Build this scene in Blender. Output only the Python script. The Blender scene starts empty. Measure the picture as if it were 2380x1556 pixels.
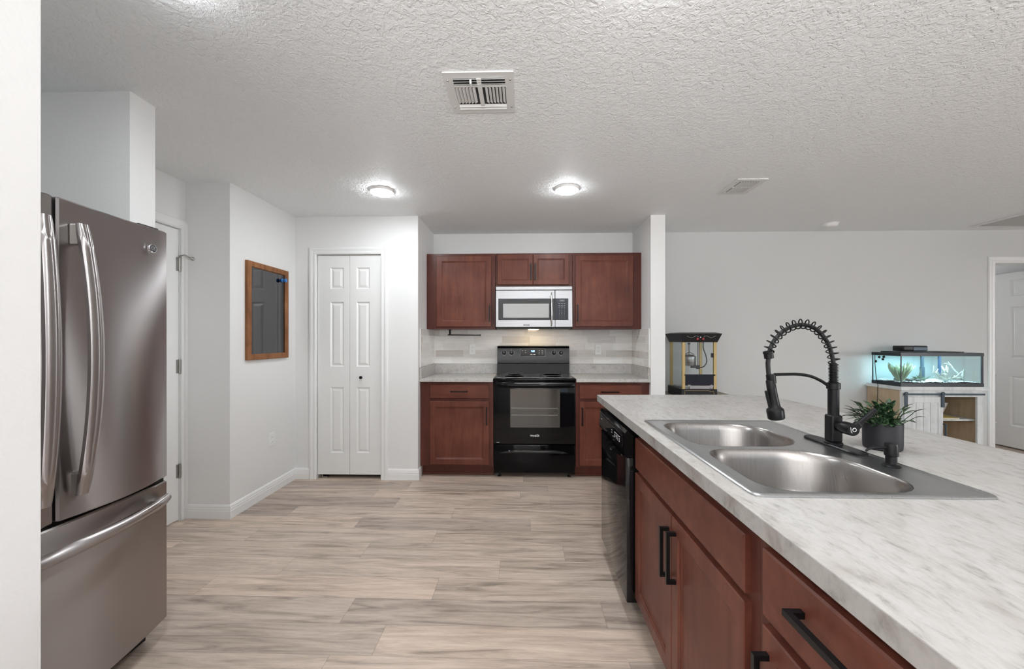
import bpy, bmesh, math, random
from mathutils import Vector, Matrix
PI = math.pi
S = bpy.context.scene
C = S.collection

# ------------------------------------------------------------ camera
F, VX, HY, HC = 920.0, 1217.0, 789.0, 1.30
cd = bpy.data.cameras.new('camera'); cam = bpy.data.objects.new('camera', cd); C.objects.link(cam)
cd.sensor_width = 36.0; cd.sensor_fit = 'HORIZONTAL'; cd.lens = 36.0 * F / 2380.0
cd.shift_y = (HY - 778.0) / 2380.0
cd.clip_start = 0.02; cd.clip_end = 100
cam.location = (0, 0, HC)
cam.rotation_euler = (PI / 2, 0, math.atan((VX - 1190.0) / F))
S.camera = cam

# ------------------------------------------------------------ colour management, world, light
S.view_settings.view_transform = 'Standard'
S.view_settings.look = 'None'
S.view_settings.gamma = 1.0
S.view_settings.use_curve_mapping = False
S.view_settings.exposure = 1.34
S.cycles.use_denoising = True
S.cycles.max_bounces = 10
S.cycles.diffuse_bounces = 6
S.cycles.glossy_bounces = 5
S.cycles.transparent_max_bounces = 24
S.cycles.caustics_reflective = False
S.cycles.caustics_refractive = False
S.cycles.sample_clamp_indirect = 6.0

w = bpy.data.worlds.new('world'); S.world = w; w.use_nodes = True
bg = w.node_tree.nodes['Background']
bg.inputs[0].default_value = (0.72, 0.86, 1.0, 1); bg.inputs[1].default_value = 0.55

LAMP = 60.0           # emission of the ceiling discs
def area(name, loc, rot, sx, sy, energy, col=(1, 1, 1), spread=180):
    l = bpy.data.lights.new(name, 'AREA'); l.shape = 'RECTANGLE'; l.size = sx; l.size_y = sy
    l.energy = energy; l.color = col; l.spread = math.radians(spread)
    o = bpy.data.objects.new(name, l); C.objects.link(o); o.location = loc; o.rotation_euler = rot
    return o
# an added uplight, then daylight entering through the living room window on the right
area('added_uplight', (0.0, -3.10, 0.75), (PI / 2 + 1.2, 0, 0), 4.2, 1.0, 120, (0.98, 0.99, 1.0), 125)  # unseen lamp behind the camera, added to brighten the ceiling
area('daylight_side', (8.34, -2.2, 1.35), (PI / 2 + 0.25, 0, PI / 2), 2.0, 1.5, 62, (0.97, 0.985, 1.0))

# ------------------------------------------------------------ materials
def new_mat(name):
    m = bpy.data.materials.new(name); m.use_nodes = True
    return m, m.node_tree.nodes, m.node_tree.links, m.node_tree.nodes['Principled BSDF']
def pr(name, col, rough=0.5, metal=0.0, coat=0.0, spec=None, emis=None, es=0.0, alpha=1.0):
    m, N, L, b = new_mat(name)
    b.inputs['Base Color'].default_value = (*col, 1); b.inputs['Roughness'].default_value = rough
    b.inputs['Metallic'].default_value = metal; b.inputs['Coat Weight'].default_value = coat
    b.inputs['Coat Roughness'].default_value = 0.08
    if spec is not None: b.inputs['Specular IOR Level'].default_value = spec
    if emis: b.inputs['Emission Color'].default_value = (*emis, 1); b.inputs['Emission Strength'].default_value = es
    return m
def nd(N, t, **k):
    n = N.new(t)
    for a, v in k.items(): setattr(n, a, v)
    return n
def ramp(N, L, src, stops):
    r = N.new('ShaderNodeValToRGB'); cr = r.color_ramp
    while len(cr.elements) > 1: cr.elements.remove(cr.elements[-1])
    cr.elements[0].position = stops[0][0]; cr.elements[0].color = (*stops[0][1], 1)
    for p, c in stops[1:]:
        e = cr.elements.new(p); e.color = (*c, 1)
    L.new(src, r.inputs[0]); return r.outputs[0]
def mapping(N, L, scale=(1, 1, 1), rot=(0, 0, 0), src='Object'):
    if src == 'Position':
        g = N.new('ShaderNodeNewGeometry'); s = g.outputs['Position']
    else:
        g = N.new('ShaderNodeTexCoord'); s = g.outputs[src]
    m = N.new('ShaderNodeMapping'); m.inputs['Scale'].default_value = scale; m.inputs['Rotation'].default_value = rot
    L.new(s, m.inputs[0]); return m.outputs[0]
def noise(N, L, vec, scale, detail=4, rough=0.5, dist=0.0):
    n = N.new('ShaderNodeTexNoise'); n.inputs['Scale'].default_value = scale; n.inputs['Detail'].default_value = detail
    n.inputs['Roughness'].default_value = rough; n.inputs['Distortion'].default_value = dist
    L.new(vec, n.inputs['Vector']); return n.outputs['Fac']
def bump(N, L, b, h, strength, dist):
    u = N.new('ShaderNodeBump'); u.inputs['Strength'].default_value = strength; u.inputs['Distance'].default_value = dist
    L.new(h, u.inputs['Height']); L.new(u.outputs[0], b.inputs['Normal']); return u
def mixc(N, L, fac, a, b_, blend='MIX'):
    m = N.new('ShaderNodeMix'); m.data_type = 'RGBA'; m.blend_type = blend
    for i, v in ((0, fac), (6, a), (7, b_)):
        if hasattr(v, 'node'): L.new(v, m.inputs[i])
        elif isinstance(v, (int, float)): m.inputs[i].default_value = v
        else: m.inputs[i].default_value = (*v, 1)
    return m.outputs[2]

def mat_wall(name, col, s=110, st=0.25, d=0.002):
    m, N, L, b = new_mat(name)
    b.inputs['Base Color'].default_value = (*col, 1); b.inputs['Roughness'].default_value = 0.55
    v = mapping(N, L, src='Position'); n = noise(N, L, v, s, 2, 0.5)
    bump(N, L, b, n, st, d); return m
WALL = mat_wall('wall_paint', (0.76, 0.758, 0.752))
WALL_DIM = mat_wall('living_room_dimmed', (0.60, 0.605, 0.60))  # wall paint darkened to stand in for the living room's dimmer light
def mat_ceiling():
    m, N, L, b = new_mat('knockdown_ceiling')
    b.inputs['Base Color'].default_value = (0.855, 0.87, 0.88, 1); b.inputs['Roughness'].default_value = 0.58
    v = mapping(N, L, src='Position')
    n1 = noise(N, L, v, 34, 3, 0.55, 0.6); n2 = noise(N, L, v, 75, 2, 0.5, 0.4)
    r = ramp(N, L, n1, [(0.47, (0, 0, 0)), (0.53, (1, 1, 1))])
    r2 = ramp(N, L, n2, [(0.42, (0, 0, 0)), (0.6, (.45, .45, .45))])
    mx = mixc(N, L, 1.0, r, r2, 'ADD')
    bump(N, L, b, mx, 0.55, 0.0035); return m
CEIL = mat_ceiling()
TRIM = pr('trim_paint', (0.80, 0.80, 0.795), 0.32)
DOORW = pr('door_paint', (0.79, 0.79, 0.78), 0.35)

def mat_floor():
    m, N, L, b = new_mat('vinyl_planks')
    g = N.new('ShaderNodeNewGeometry'); sp = N.new('ShaderNodeSeparateXYZ'); L.new(g.outputs['Position'], sp.inputs[0])
    def M(op, a, b_=None, c=None):
        n = N.new('ShaderNodeMath'); n.operation = op
        for i, v in enumerate((a, b_, c)):
            if v is None: continue
            if hasattr(v, 'node'): L.new(v, n.inputs[i])
            else: n.inputs[i].default_value = v
        return n.outputs[0]
    PW, PL = 0.1785, 1.22
    yy = M('DIVIDE', sp.outputs[1], PW); row = M('FLOOR', yy); fy = M('FRACT', yy)
    wn = nd(N, 'ShaderNodeTexWhiteNoise', noise_dimensions='1D'); L.new(row, wn.inputs['W'])
    xx = M('ADD', M('DIVIDE', sp.outputs[0], PL), wn.outputs['Value']); col = M('FLOOR', xx); fx = M('FRACT', xx)
    cb = N.new('ShaderNodeCombineXYZ'); L.new(row, cb.inputs[0]); L.new(col, cb.inputs[1])
    w2 = nd(N, 'ShaderNodeTexWhiteNoise', noise_dimensions='3D'); L.new(cb.outputs[0], w2.inputs['Vector'])
    # grain: stretched along the plank, shifted per plank
    sc = N.new('ShaderNodeVectorMath'); sc.operation = 'MULTIPLY'; L.new(g.outputs['Position'], sc.inputs[0]); sc.inputs[1].default_value = (1.3, 13, 1)
    off = N.new('ShaderNodeVectorMath'); off.operation = 'MULTIPLY'; L.new(w2.outputs['Color'], off.inputs[0]); off.inputs[1].default_value = (37, 37, 37)
    ad = N.new('ShaderNodeVectorMath'); L.new(sc.outputs[0], ad.inputs[0]); L.new(off.outputs[0], ad.inputs[1])
    n1 = noise(N, L, ad.outputs[0], 1.7, 6, 0.62, 0.9)
    n2 = noise(N, L, ad.outputs[0], 9.0, 5, 0.7, 0.3)
    c1 = ramp(N, L, n1, [(0.30, (0.19, 0.150, 0.122)), (0.44, (0.325, 0.262, 0.215)), (0.56, (0.405, 0.330, 0.272)), (0.72, (0.48, 0.40, 0.335))])
    c2 = ramp(N, L, n2, [(0.3, (0.72, 0.70, 0.69)), (0.55, (1, 1, 1))])
    base = mixc(N, L, 0.55, c1, mixc(N, L, 1.0, c1, c2, 'MULTIPLY'))
    tone = ramp(N, L, w2.outputs['Value'], [(0.0, (0.76, 0.76, 0.78)), (0.5, (1, 1, 1)), (1.0, (1.14, 1.11, 1.08))])
    base = mixc(N, L, 1.0, mixc(N, L, 1.0, base, tone, 'MULTIPLY'), (1.36, 1.36, 1.37), 'MULTIPLY')
    e1 = M('MINIMUM', fy, M('SUBTRACT', 1.0, fy)); e2 = M('MULTIPLY', M('MINIMUM', fx, M('SUBTRACT', 1.0, fx)), PL / PW)
    e = M('MINIMUM', e1, e2); seam = M('LESS_THAN', e, 0.007)
    base = mixc(N, L, M('MULTIPLY', seam, 0.45), base, (0.13, 0.10, 0.085))
    L.new(base, b.inputs['Base Color'])
    rr = ramp(N, L, n2, [(0.2, (0.50, 0.50, 0.50)), (0.8, (0.36, 0.36, 0.36))]); L.new(rr, b.inputs['Roughness'])
    bump(N, L, b, n2, 0.08, 0.001)
    return m
FLOOR = mat_floor()

def mat_wood(name, dark, mid, light, scale=(1, 1, 1), rough=0.36, coat=0.06, axis='Z'):
    m, N, L, b = new_mat(name)
    s = {'Z': (9, 9, 0.9), 'X': (0.9, 9, 9), 'Y': (9, 0.9, 9)}[axis]
    v = mapping(N, L, s, src='Position'); v2 = mapping(N, L, (1, 1, 1), src='Position')
    n1 = noise(N, L, v, 2.2, 6, 0.6, 0.7); n2 = noise(N, L, v2, 4.5, 3, 0.6)
    mixf = N.new('ShaderNodeMath'); mixf.operation = 'ADD'; L.new(n1, mixf.inputs[0]); L.new(n2, mixf.inputs[1])
    h = N.new('ShaderNodeMath'); h.operation = 'MULTIPLY'; L.new(mixf.outputs[0], h.inputs[0]); h.inputs[1].default_value = 0.5
    c = ramp(N, L, h.outputs[0], [(0.33, dark), (0.5, mid), (0.68, light)])
    L.new(c, b.inputs['Base Color']); b.inputs['Roughness'].default_value = rough
    b.inputs['Coat Weight'].default_value = coat; b.inputs['Coat Roughness'].default_value = 0.25; b.inputs['Specular IOR Level'].default_value = 0.20
    bump(N, L, b, n1, 0.03, 0.001); return m
CAB = mat_wood('cherry_stain', (0.090, 0.027, 0.019), (0.128, 0.041, 0.027), (0.178, 0.058, 0.035))
CABX = mat_wood('cherry_stain_rail', (0.090, 0.027, 0.019), (0.128, 0.041, 0.027), (0.178, 0.058, 0.035), axis='X')
CABD = mat_wood('cherry_face_frame', (0.070, 0.022, 0.017), (0.095, 0.030, 0.022), (0.125, 0.040, 0.028))
FRAMEW = mat_wood('rustic_frame_wood', (0.14, 0.055, 0.022), (0.25, 0.105, 0.042), (0.37, 0.17, 0.075), rough=0.5, coat=0.0)
OAK = mat_wood('pale_oak', (0.36, 0.27, 0.175), (0.47, 0.37, 0.25), (0.56, 0.45, 0.33), rough=0.5, coat=0.0)
WASH = mat_wood('whitewashed_board', (0.50, 0.53, 0.54), (0.68, 0.71, 0.72), (0.78, 0.80, 0.81), rough=0.55, coat=0.0)
TABLEW = mat_wood('grey_oak', (0.22, 0.19, 0.15), (0.34, 0.30, 0.25), (0.42, 0.38, 0.32), axis='X', rough=0.5, coat=0.0)

def mat_laminate(name, rot, stretch=(1.1, 0.42, 1.1)):
    m, N, L, b = new_mat(name)
    v = mapping(N, L, stretch, rot, src='Position')
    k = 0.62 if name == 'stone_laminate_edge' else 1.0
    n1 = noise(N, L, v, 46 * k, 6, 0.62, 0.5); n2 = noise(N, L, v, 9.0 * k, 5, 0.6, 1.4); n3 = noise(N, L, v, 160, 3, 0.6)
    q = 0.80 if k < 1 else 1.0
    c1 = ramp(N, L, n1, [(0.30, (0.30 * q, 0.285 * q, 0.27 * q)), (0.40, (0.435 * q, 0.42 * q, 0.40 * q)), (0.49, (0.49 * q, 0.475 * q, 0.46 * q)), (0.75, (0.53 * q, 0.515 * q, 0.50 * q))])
    c2 = ramp(N, L, n2, [(0.34, (0.74, 0.70, 0.67)) if k < 1 else (0.30, (0.84, 0.81, 0.78)), (0.46, (0.97, 0.96, 0.95)), (0.6, (1, 1, 1))])
    c = mixc(N, L, 1.0, c1, c2, 'MULTIPLY')
    c3 = ramp(N, L, n3, [(0.35, (0.92, 0.92, 0.92)), (0.55, (1, 1, 1))]); c = mixc(N, L, 1.0, c, c3, 'MULTIPLY')
    L.new(c, b.inputs['Base Color']); b.inputs['Roughness'].default_value = 0.38
    b.inputs['Specular IOR Level'].default_value = 0.4
    return m
LAM = mat_laminate('stone_laminate', (0, 0, math.radians(-14)))
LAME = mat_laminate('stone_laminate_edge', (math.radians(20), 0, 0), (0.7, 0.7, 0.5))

def mat_steel(name, col, rough, aniso=0.0, rot=0.0, axis='Z', tint=0.018):
    m, N, L, b = new_mat(name)
    b.inputs['Base Color'].default_value = (*col, 1); b.inputs['Metallic'].default_value = 1.0
    v = mapping(N, L, (1.2, 1.2, 700) if axis == 'Z' else (500, 2, 2), src='Position')
    n = noise(N, L, v, 3, 2, 0.5)
    r = N.new('ShaderNodeMapRange'); r.inputs[3].default_value = rough - tint; r.inputs[4].default_value = rough + tint; r.inputs[1].default_value = .2; r.inputs[2].default_value = .8
    L.new(n, r.inputs[0]); L.new(r.outputs[0], b.inputs['Roughness'])
    if aniso:
        b.inputs['Anisotropic'].default_value = aniso; b.inputs['Anisotropic Rotation'].default_value = rot
        t = nd(N, 'ShaderNodeTangent', direction_type='RADIAL', axis='Z'); L.new(t.outputs[0], b.inputs['Tangent'])
    return m
FSTEEL = mat_steel('fridge_steel', (0.44, 0.41, 0.405), 0.29, 1.0, 0.25, tint=0.0)
MSTEEL = mat_steel('microwave_steel', (0.31, 0.31, 0.32), 0.28, 0.5)
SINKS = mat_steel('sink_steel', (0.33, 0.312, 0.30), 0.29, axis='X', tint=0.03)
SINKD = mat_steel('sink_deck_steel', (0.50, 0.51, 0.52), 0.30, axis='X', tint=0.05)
CHROME = pr('chrome', (0.72, 0.72, 0.73), 0.12, 1.0)
NICKEL = pr('satin_nickel', (0.42, 0.41, 0.39), 0.35, 1.0)
BLACKM = pr('matte_black_metal', (0.005, 0.005, 0.006), 0.34, 0.0, 0.0, 0.27)
BLACKE = pr('black_enamel', (0.003, 0.003, 0.0035), 0.06, 0, 0.0, 0.18)
BLACKG = pr('black_glass', (0.004, 0.004, 0.005), 0.05, 0, 0.0, 0.35)
BLACKP = pr('black_plastic', (0.010, 0.010, 0.011), 0.38, 0, 0, 0.35)
BLACKS = pr('black_soft', (0.008, 0.008, 0.008), 0.6)
OVENWIN = pr('oven_window_glass', (0.045, 0.042, 0.038), 0.05, 0, 0.6)
WHITEP = pr('white_plastic', (0.80, 0.80, 0.79), 0.35)
VENTP = pr('vent_enamel', (0.72, 0.72, 0.71), 0.4)
DARKV = pr('duct_dark', (0.03, 0.03, 0.03), 0.7)
WMARK = pr('printed_white', (0.75, 0.75, 0.76), 0.5)
GMARK = pr('printed_grey', (0.30, 0.31, 0.33), 0.5)
BLUED = pr('blue_display', (0.02, 0.05, 0.3), 0.4, emis=(0.12, 0.35, 1.0), es=5.0)
BLUEP = pr('blue_plastic', (0.03, 0.17, 0.48), 0.4)
NAVY = pr('navy_panel', (0.008, 0.011, 0.022), 0.12, 0, 0.0, 0.3)
GOLD = pr('gold_painted_metal', (0.47, 0.35, 0.15), 0.42, 0.25)
RED = pr('red_switch', (0.42, 0.025, 0.03), 0.35)
POT = pr('charcoal_ceramic', (0.020, 0.020, 0.025), 0.55, 0, 0, 0.35)
SOIL = pr('potting_soil', (0.025, 0.018, 0.012), 0.95)
CERAM = pr('white_ceramic', (0.72, 0.71, 0.68), 0.3)
BARN = pr('dark_blue_grey_metal', (0.030, 0.055, 0.080), 0.45)
TBLACK = pr('tank_black_rim', (0.010, 0.016, 0.024), 0.35)
CORAL = pr('pale_coral', (0.42, 0.45, 0.41), 0.8)
DECOG = pr('tank_green_leaf', (0.50, 0.60, 0.44), 0.6)
DECOD = pr('tank_dark_rock', (0.06, 0.085, 0.07), 0.8)
CHALK = None
def mat_chalk():
    m, N, L, b = new_mat('tinted_mirror')
    b.inputs['Base Color'].default_value = (0.135, 0.135, 0.14, 1); b.inputs['Metallic'].default_value = 1.0
    b.inputs['Roughness'].default_value = 0.07; return m
CHALK = mat_chalk()
LENS = pr('lamp_lens', (0.9, 0.9, 0.9), 0.5, emis=(0.915, 0.97, 1.0), es=LAMP)
def mat_thin_glass(name, tint, ior=1.25, rough=0.02, gl=(1, 1, 1)):
    m = bpy.data.materials.new(name); m.use_nodes = True; N = m.node_tree.nodes; L = m.node_tree.links
    for n in list(N):
        if n.type != 'OUTPUT_MATERIAL': N.remove(n)
    out = [n for n in N if n.type == 'OUTPUT_MATERIAL'][0]
    t = N.new('ShaderNodeBsdfTransparent'); t.inputs[0].default_value = (*tint, 1)
    g = N.new('ShaderNodeBsdfGlossy'); g.inputs['Roughness'].default_value = rough; g.inputs[0].default_value = (*gl, 1)
    lw = N.new('ShaderNodeLayerWeight'); lw.inputs[0].default_value = 0.5
    p5 = nd(N, 'ShaderNodeMath', operation='POWER'); L.new(lw.outputs['Facing'], p5.inputs[0]); p5.inputs[1].default_value = 4.0
    fr = nd(N, 'ShaderNodeMath', operation='MULTIPLY_ADD'); L.new(p5.outputs[0], fr.inputs[0]); fr.inputs[1].default_value = 0.5 * (ior - 1) / .25; fr.inputs[2].default_value = 0.03 * (ior - 1) / .25
    mx = N.new('ShaderNodeMixShader'); L.new(fr.outputs[0], mx.inputs[0]); L.new(t.outputs[0], mx.inputs[1]); L.new(g.outputs[0], mx.inputs[2])
    L.new(mx.outputs[0], out.inputs[0]); return m
TANKG = mat_thin_glass('aquarium_glass', (0.965, 0.993, 0.995))
WATER = mat_thin_glass('aquarium_water', (0.90, 0.975, 0.985), ior=1.03)
PANE = mat_thin_glass('clear_pane', (0.955, 0.975, 0.98))
def mat_gravel():
    m, N, L, b = new_mat('aquarium_gravel')
    v = mapping(N, L, src='Position'); vo = N.new('ShaderNodeTexVoronoi'); vo.inputs['Scale'].default_value = 130; L.new(v, vo.inputs['Vector'])
    sp = N.new('ShaderNodeSeparateColor'); L.new(vo.outputs['Color'], sp.inputs[0])
    c = ramp(N, L, sp.outputs[0], [(0.0, (0.10, 0.16, 0.16)), (0.35, (0.45, 0.52, 0.52)), (0.7, (0.85, 0.88, 0.88))])
    L.new(c, b.inputs['Base Color']); bump(N, L, b, vo.outputs['Distance'], 0.8, 0.006); return m
GRAVEL = mat_gravel()
def mat_leaf():
    m, N, L, b = new_mat('striped_leaf')
    v = mapping(N, L, (1, 1, 1), src='Position'); n = noise(N, L, v, 90, 3, 0.6, 0.8)
    c = ramp(N, L, n, [(0.42, (0.012, 0.030, 0.013)), (0.54, (0.03, 0.080, 0.03)), (0.64, (0.22, 0.36, 0.19))])
    L.new(c, b.inputs['Base Color']); b.inputs['Roughness'].default_value = 0.35; return m
LEAF = mat_leaf()
def mat_tile():
    m, N, L, b = new_mat('glazed_subway_tile')
    g = N.new('ShaderNodeNewGeometry'); sp = N.new('ShaderNodeSeparateXYZ'); L.new(g.outputs['Position'], sp.inputs[0])
    def M(op, a, b_=None):
        n = N.new('ShaderNodeMath'); n.operation = op
        for i, v in enumerate((a, b_)):
            if v is None: continue
            if hasattr(v, 'node'): L.new(v, n.inputs[i])
            else: n.inputs[i].default_value = v
        return n.outputs[0]
    TH, TL = 0.0745, 0.305
    zz = M('DIVIDE', M('SUBTRACT', sp.outputs[2], 1.035), TH); row = M('FLOOR', zz); fz = M('FRACT', zz)
    wn = nd(N, 'ShaderNodeTexWhiteNoise', noise_dimensions='1D'); L.new(row, wn.inputs['W'])
    u = M('ADD', sp.outputs[0], sp.outputs[1]); xx = M('ADD', M('DIVIDE', u, TL), wn.outputs['Value']); col = M('FLOOR', xx); fx = M('FRACT', xx)
    cb = N.new('ShaderNodeCombineXYZ'); L.new(row, cb.inputs[0]); L.new(col, cb.inputs[1])
    w2 = nd(N, 'ShaderNodeTexWhiteNoise', noise_dimensions='3D'); L.new(cb.outputs[0], w2.inputs['Vector'])
    c = ramp(N, L, w2.outputs['Value'], [(0.0, (0.60, 0.565, 0.52)), (0.35, (0.71, 0.68, 0.65)), (0.7, (0.80, 0.78, 0.75)), (1.0, (0.87, 0.86, 0.84))])
    v = mapping(N, L, (3, 3, 26), src='Position'); n = noise(N, L, v, 1.6, 5, 0.6, 0.6)
    c = mixc(N, L, 1.0, c, ramp(N, L, n, [(0.3, (0.88, 0.87, 0.86)), (0.6, (1, 1, 1))]), 'MULTIPLY')
    e1 = M('MINIMUM', fz, M('SUBTRACT', 1.0, fz)); e2 = M('MULTIPLY', M('MINIMUM', fx, M('SUBTRACT', 1.0, fx)), TL / TH)
    seam = M('LESS_THAN', M('MINIMUM', e1, e2), 0.022)
    c = mixc(N, L, seam, c, (0.76, 0.75, 0.73)); L.new(c, b.inputs['Base Color'])
    rr = N.new('ShaderNodeMapRange'); rr.inputs[3].default_value = 0.12; rr.inputs[4].default_value = 0.6; L.new(seam, rr.inputs[0]); L.new(rr.outputs[0], b.inputs['Roughness'])
    inv = M('SUBTRACT', 1.0, seam); bump(N, L, b, inv, 0.5, 0.001)
    return m
TILE = mat_tile()

# ------------------------------------------------------------ mesh helpers
class MB:
    def __init__(s): s.b = bmesh.new()
    def box(s, x0, x1, y0, y1, z0, z1, bev=0.0, seg=2):
        r = bmesh.ops.create_cube(s.b, size=1.0); vs = r['verts']
        for v in vs:
            v.co = Vector(((x0 + x1) / 2 + v.co.x * (x1 - x0), (y0 + y1) / 2 + v.co.y * (y1 - y0), (z0 + z1) / 2 + v.co.z * (z1 - z0)))
        if bev > 0:
            es = list({e for v in vs for e in v.link_edges})
            bmesh.ops.bevel(s.b, geom=es, offset=bev, segments=seg, affect='EDGES', profile=0.5, clamp_overlap=True)
        return s
    def cyl(s, p0, p1, r0, r1=None, seg=24, caps=True):
        return s.tube([p0, p1], [r0, r0 if r1 is None else r1], seg, caps)
    def tube(s, pts, rad, seg=12, caps=True, squash=1.0, up=None):
        P = [Vector(p) for p in pts]; n = len(P)
        R = rad if isinstance(rad, (list, tuple)) else [rad] * n
        rings = []; prev = None
        for i in range(n):
            t = (P[min(i + 1, n - 1)] - P[max(i - 1, 0)]).normalized()
            if prev is None:
                a = Vector(up) if up else (Vector((0, 0, 1)) if abs(t.z) < 0.9 else Vector((1, 0, 0)))
                u = (a - t * a.dot(t)).normalized()
            else: u = (prev - t * prev.dot(t)).normalized()
            prev = u; q = t.cross(u)
            rings.append([s.b.verts.new(P[i] + R[i] * (u * math.cos(2 * PI * k / seg) + q * squash * math.sin(2 * PI * k / seg))) for k in range(seg)])
        for i in range(n - 1):
            for k in range(seg):
                a, b_ = rings[i], rings[i + 1]
                s.b.faces.new((a[k], a[(k + 1) % seg], b_[(k + 1) % seg], b_[k]))
        if caps:
            s.b.faces.new(list(reversed(rings[0]))); s.b.faces.new(rings[-1])
        return s
    def lathe(s, prof, c, seg=40, axis='Z', M=None):
        # prof: (r, h) list
        rings = []
        for r, h in prof:
            ring = []
            for k in range(seg):
                a = 2 * PI * k / seg
                p = Vector((r * math.cos(a), r * math.sin(a), h))
                if axis == 'X': p = Vector((p.z, p.x, p.y))
                if axis == 'Y': p = Vector((p.x, p.z, p.y))
                if M: p = M @ p
                ring.append(s.b.verts.new(p + Vector(c)))
            rings.append(ring)
        for i in range(len(rings) - 1):
            for k in range(seg):
                s.b.faces.new((rings[i][k], rings[i][(k + 1) % seg], rings[i + 1][(k + 1) % seg], rings[i + 1][k]))
        if prof[0][0] > 1e-5: s.b.faces.new(list(reversed(rings[0])))
        if prof[-1][0] > 1e-5: s.b.faces.new(rings[-1])
        bmesh.ops.remove_doubles(s.b, verts=[v for r in rings for v in r], dist=1e-6)
        return s
    def rings(s, loops, cap0=True, cap1=True):
        V = [[s.b.verts.new(p) for p in l] for l in loops]; n = len(V[0])
        for i in range(len(V) - 1):
            for k in range(n):
                s.b.faces.new((V[i][k], V[i][(k + 1) % n], V[i + 1][(k + 1) % n], V[i + 1][k]))
        if cap0: s.b.faces.new(list(reversed(V[0])))
        if cap1: s.b.faces.new(V[-1])
        return s
    def poly(s, pts): s.b.faces.new([s.b.verts.new(p) for p in pts]); return s
    def plate(s, outer, holes, z0, z1):
        def lay(z):
            loops = []; es = []
            for lp in [outer] + holes:
                vs = [s.b.verts.new((x, y, z)) for x, y in lp]; loops.append(vs)
                for i in range(len(vs)): es.append(s.b.edges.new((vs[i], vs[(i + 1) % len(vs)])))
            bmesh.ops.triangle_fill(s.b, use_beauty=True, use_dissolve=False, edges=es)
            return loops
        A = lay(z0); B = lay(z1)
        for a, b_ in zip(A, B):
            n = len(a)
            for i in range(n): s.b.faces.new((a[i], a[(i + 1) % n], b_[(i + 1) % n], b_[i]))
        return s
    def sweep(s, path, prof, fn, closed=False):
        # path: 2d points; prof: (offset to the left of travel, d); fn(u, w, d) -> xyz
        n = len(path); P = [Vector(p) for p in path]; rings = []
        for i in range(n):
            def nrm(a, b_): t = (b_ - a).normalized(); return Vector((-t.y, t.x))
            if closed or 0 < i < n - 1:
                n1 = nrm(P[i - 1], P[i]); n2 = nrm(P[i], P[(i + 1) % n]); m = n1 + n2; m = m / (m.dot(n1))
            elif i == 0: m = nrm(P[0], P[1])
            else: m = nrm(P[-2], P[-1])
            rings.append([s.b.verts.new(fn(P[i].x + m.x * o, P[i].y + m.y * o, d)) for o, d in prof])
        k = len(prof)
        for i in range(n if closed else n - 1):
            a, b_ = rings[i], rings[(i + 1) % n]
            for j in range(k): s.b.faces.new((a[j], a[(j + 1) % k], b_[(j + 1) % k], b_[j]))
        if not closed:
            s.b.faces.new(rings[0]); s.b.faces.new(list(reversed(rings[-1])))
        return s
    def panel_slab(s, u0, u1, w0, w1, th, panels, prof, fn, edge=0.0):
        # slab with moulded panels. front face at d=0, back at d=-th; prof: (inset, d)
        us = sorted({u0, u1} | {p[0] for p in panels} | {p[1] for p in panels})
        ws = sorted({w0, w1} | {p[2] for p in panels} | {p[3] for p in panels})
        cache = {}
        def V(u, w, d):
            k = (round(u, 5), round(w, 5), round(d, 5))
            if k not in cache: cache[k] = s.b.verts.new(fn(u, w, d))
            return cache[k]
        e = edge
        def cl(u, w):
            return (min(max(u, u0 + e), u1 - e), min(max(w, w0 + e), w1 - e))
        for i in range(len(us) - 1):
            for j in range(len(ws) - 1):
                cu, cw = (us[i] + us[i + 1]) / 2, (ws[j] + ws[j + 1]) / 2
                if any(p[0] < cu < p[1] and p[2] < cw < p[3] for p in panels): continue
                q = [cl(us[i], ws[j]), cl(us[i + 1], ws[j]), cl(us[i + 1], ws[j + 1]), cl(us[i], ws[j + 1])]
                s.b.faces.new([V(a, b_, 0) for a, b_ in q])
        for p in panels:
            pu = (p[0], p[1], p[2], p[3]); last = [(pu[0], pu[2], 0), (pu[1], pu[2], 0), (pu[1], pu[3], 0), (pu[0], pu[3], 0)]
            for ins, d in prof:
                cur = [(pu[0] + ins, pu[2] + ins, d), (pu[1] - ins, pu[2] + ins, d), (pu[1] - ins, pu[3] - ins, d), (pu[0] + ins, pu[3] - ins, d)]
                for k in range(4):
                    a, b_ = last[k], last[(k + 1) % 4]; c, d_ = cur[(k + 1) % 4], cur[k]
                    s.b.faces.new((V(*a), V(*b_), V(*c), V(*d_)))
                last = cur
            s.b.faces.new([V(*q) for q in last])
        # sides: walk the perimeter of the front grid
        per = [(u, w0) for u in us] + [(u1, w) for w in ws[1:]] + [(u, w1) for u in reversed(us[:-1])] + [(u0, w) for w in reversed(ws[1:-1])]
        m = len(per)
        for k in range(m):
            a, b_ = per[k], per[(k + 1) % m]; ca, cb = cl(*a), cl(*b_)
            if e > 0:
                s.b.faces.new((V(*ca, 0), V(*a, -e), V(*b_, -e), V(*cb, 0)))
            s.b.faces.new((V(*a, -e), V(*a, -th), V(*b_, -th), V(*b_, -e)))
        s.b.faces.new([V(*p, -th) for p in per])
        return s
    def xf(s, M): bmesh.ops.transform(s.b, matrix=M, verts=s.b.verts); return s
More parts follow.
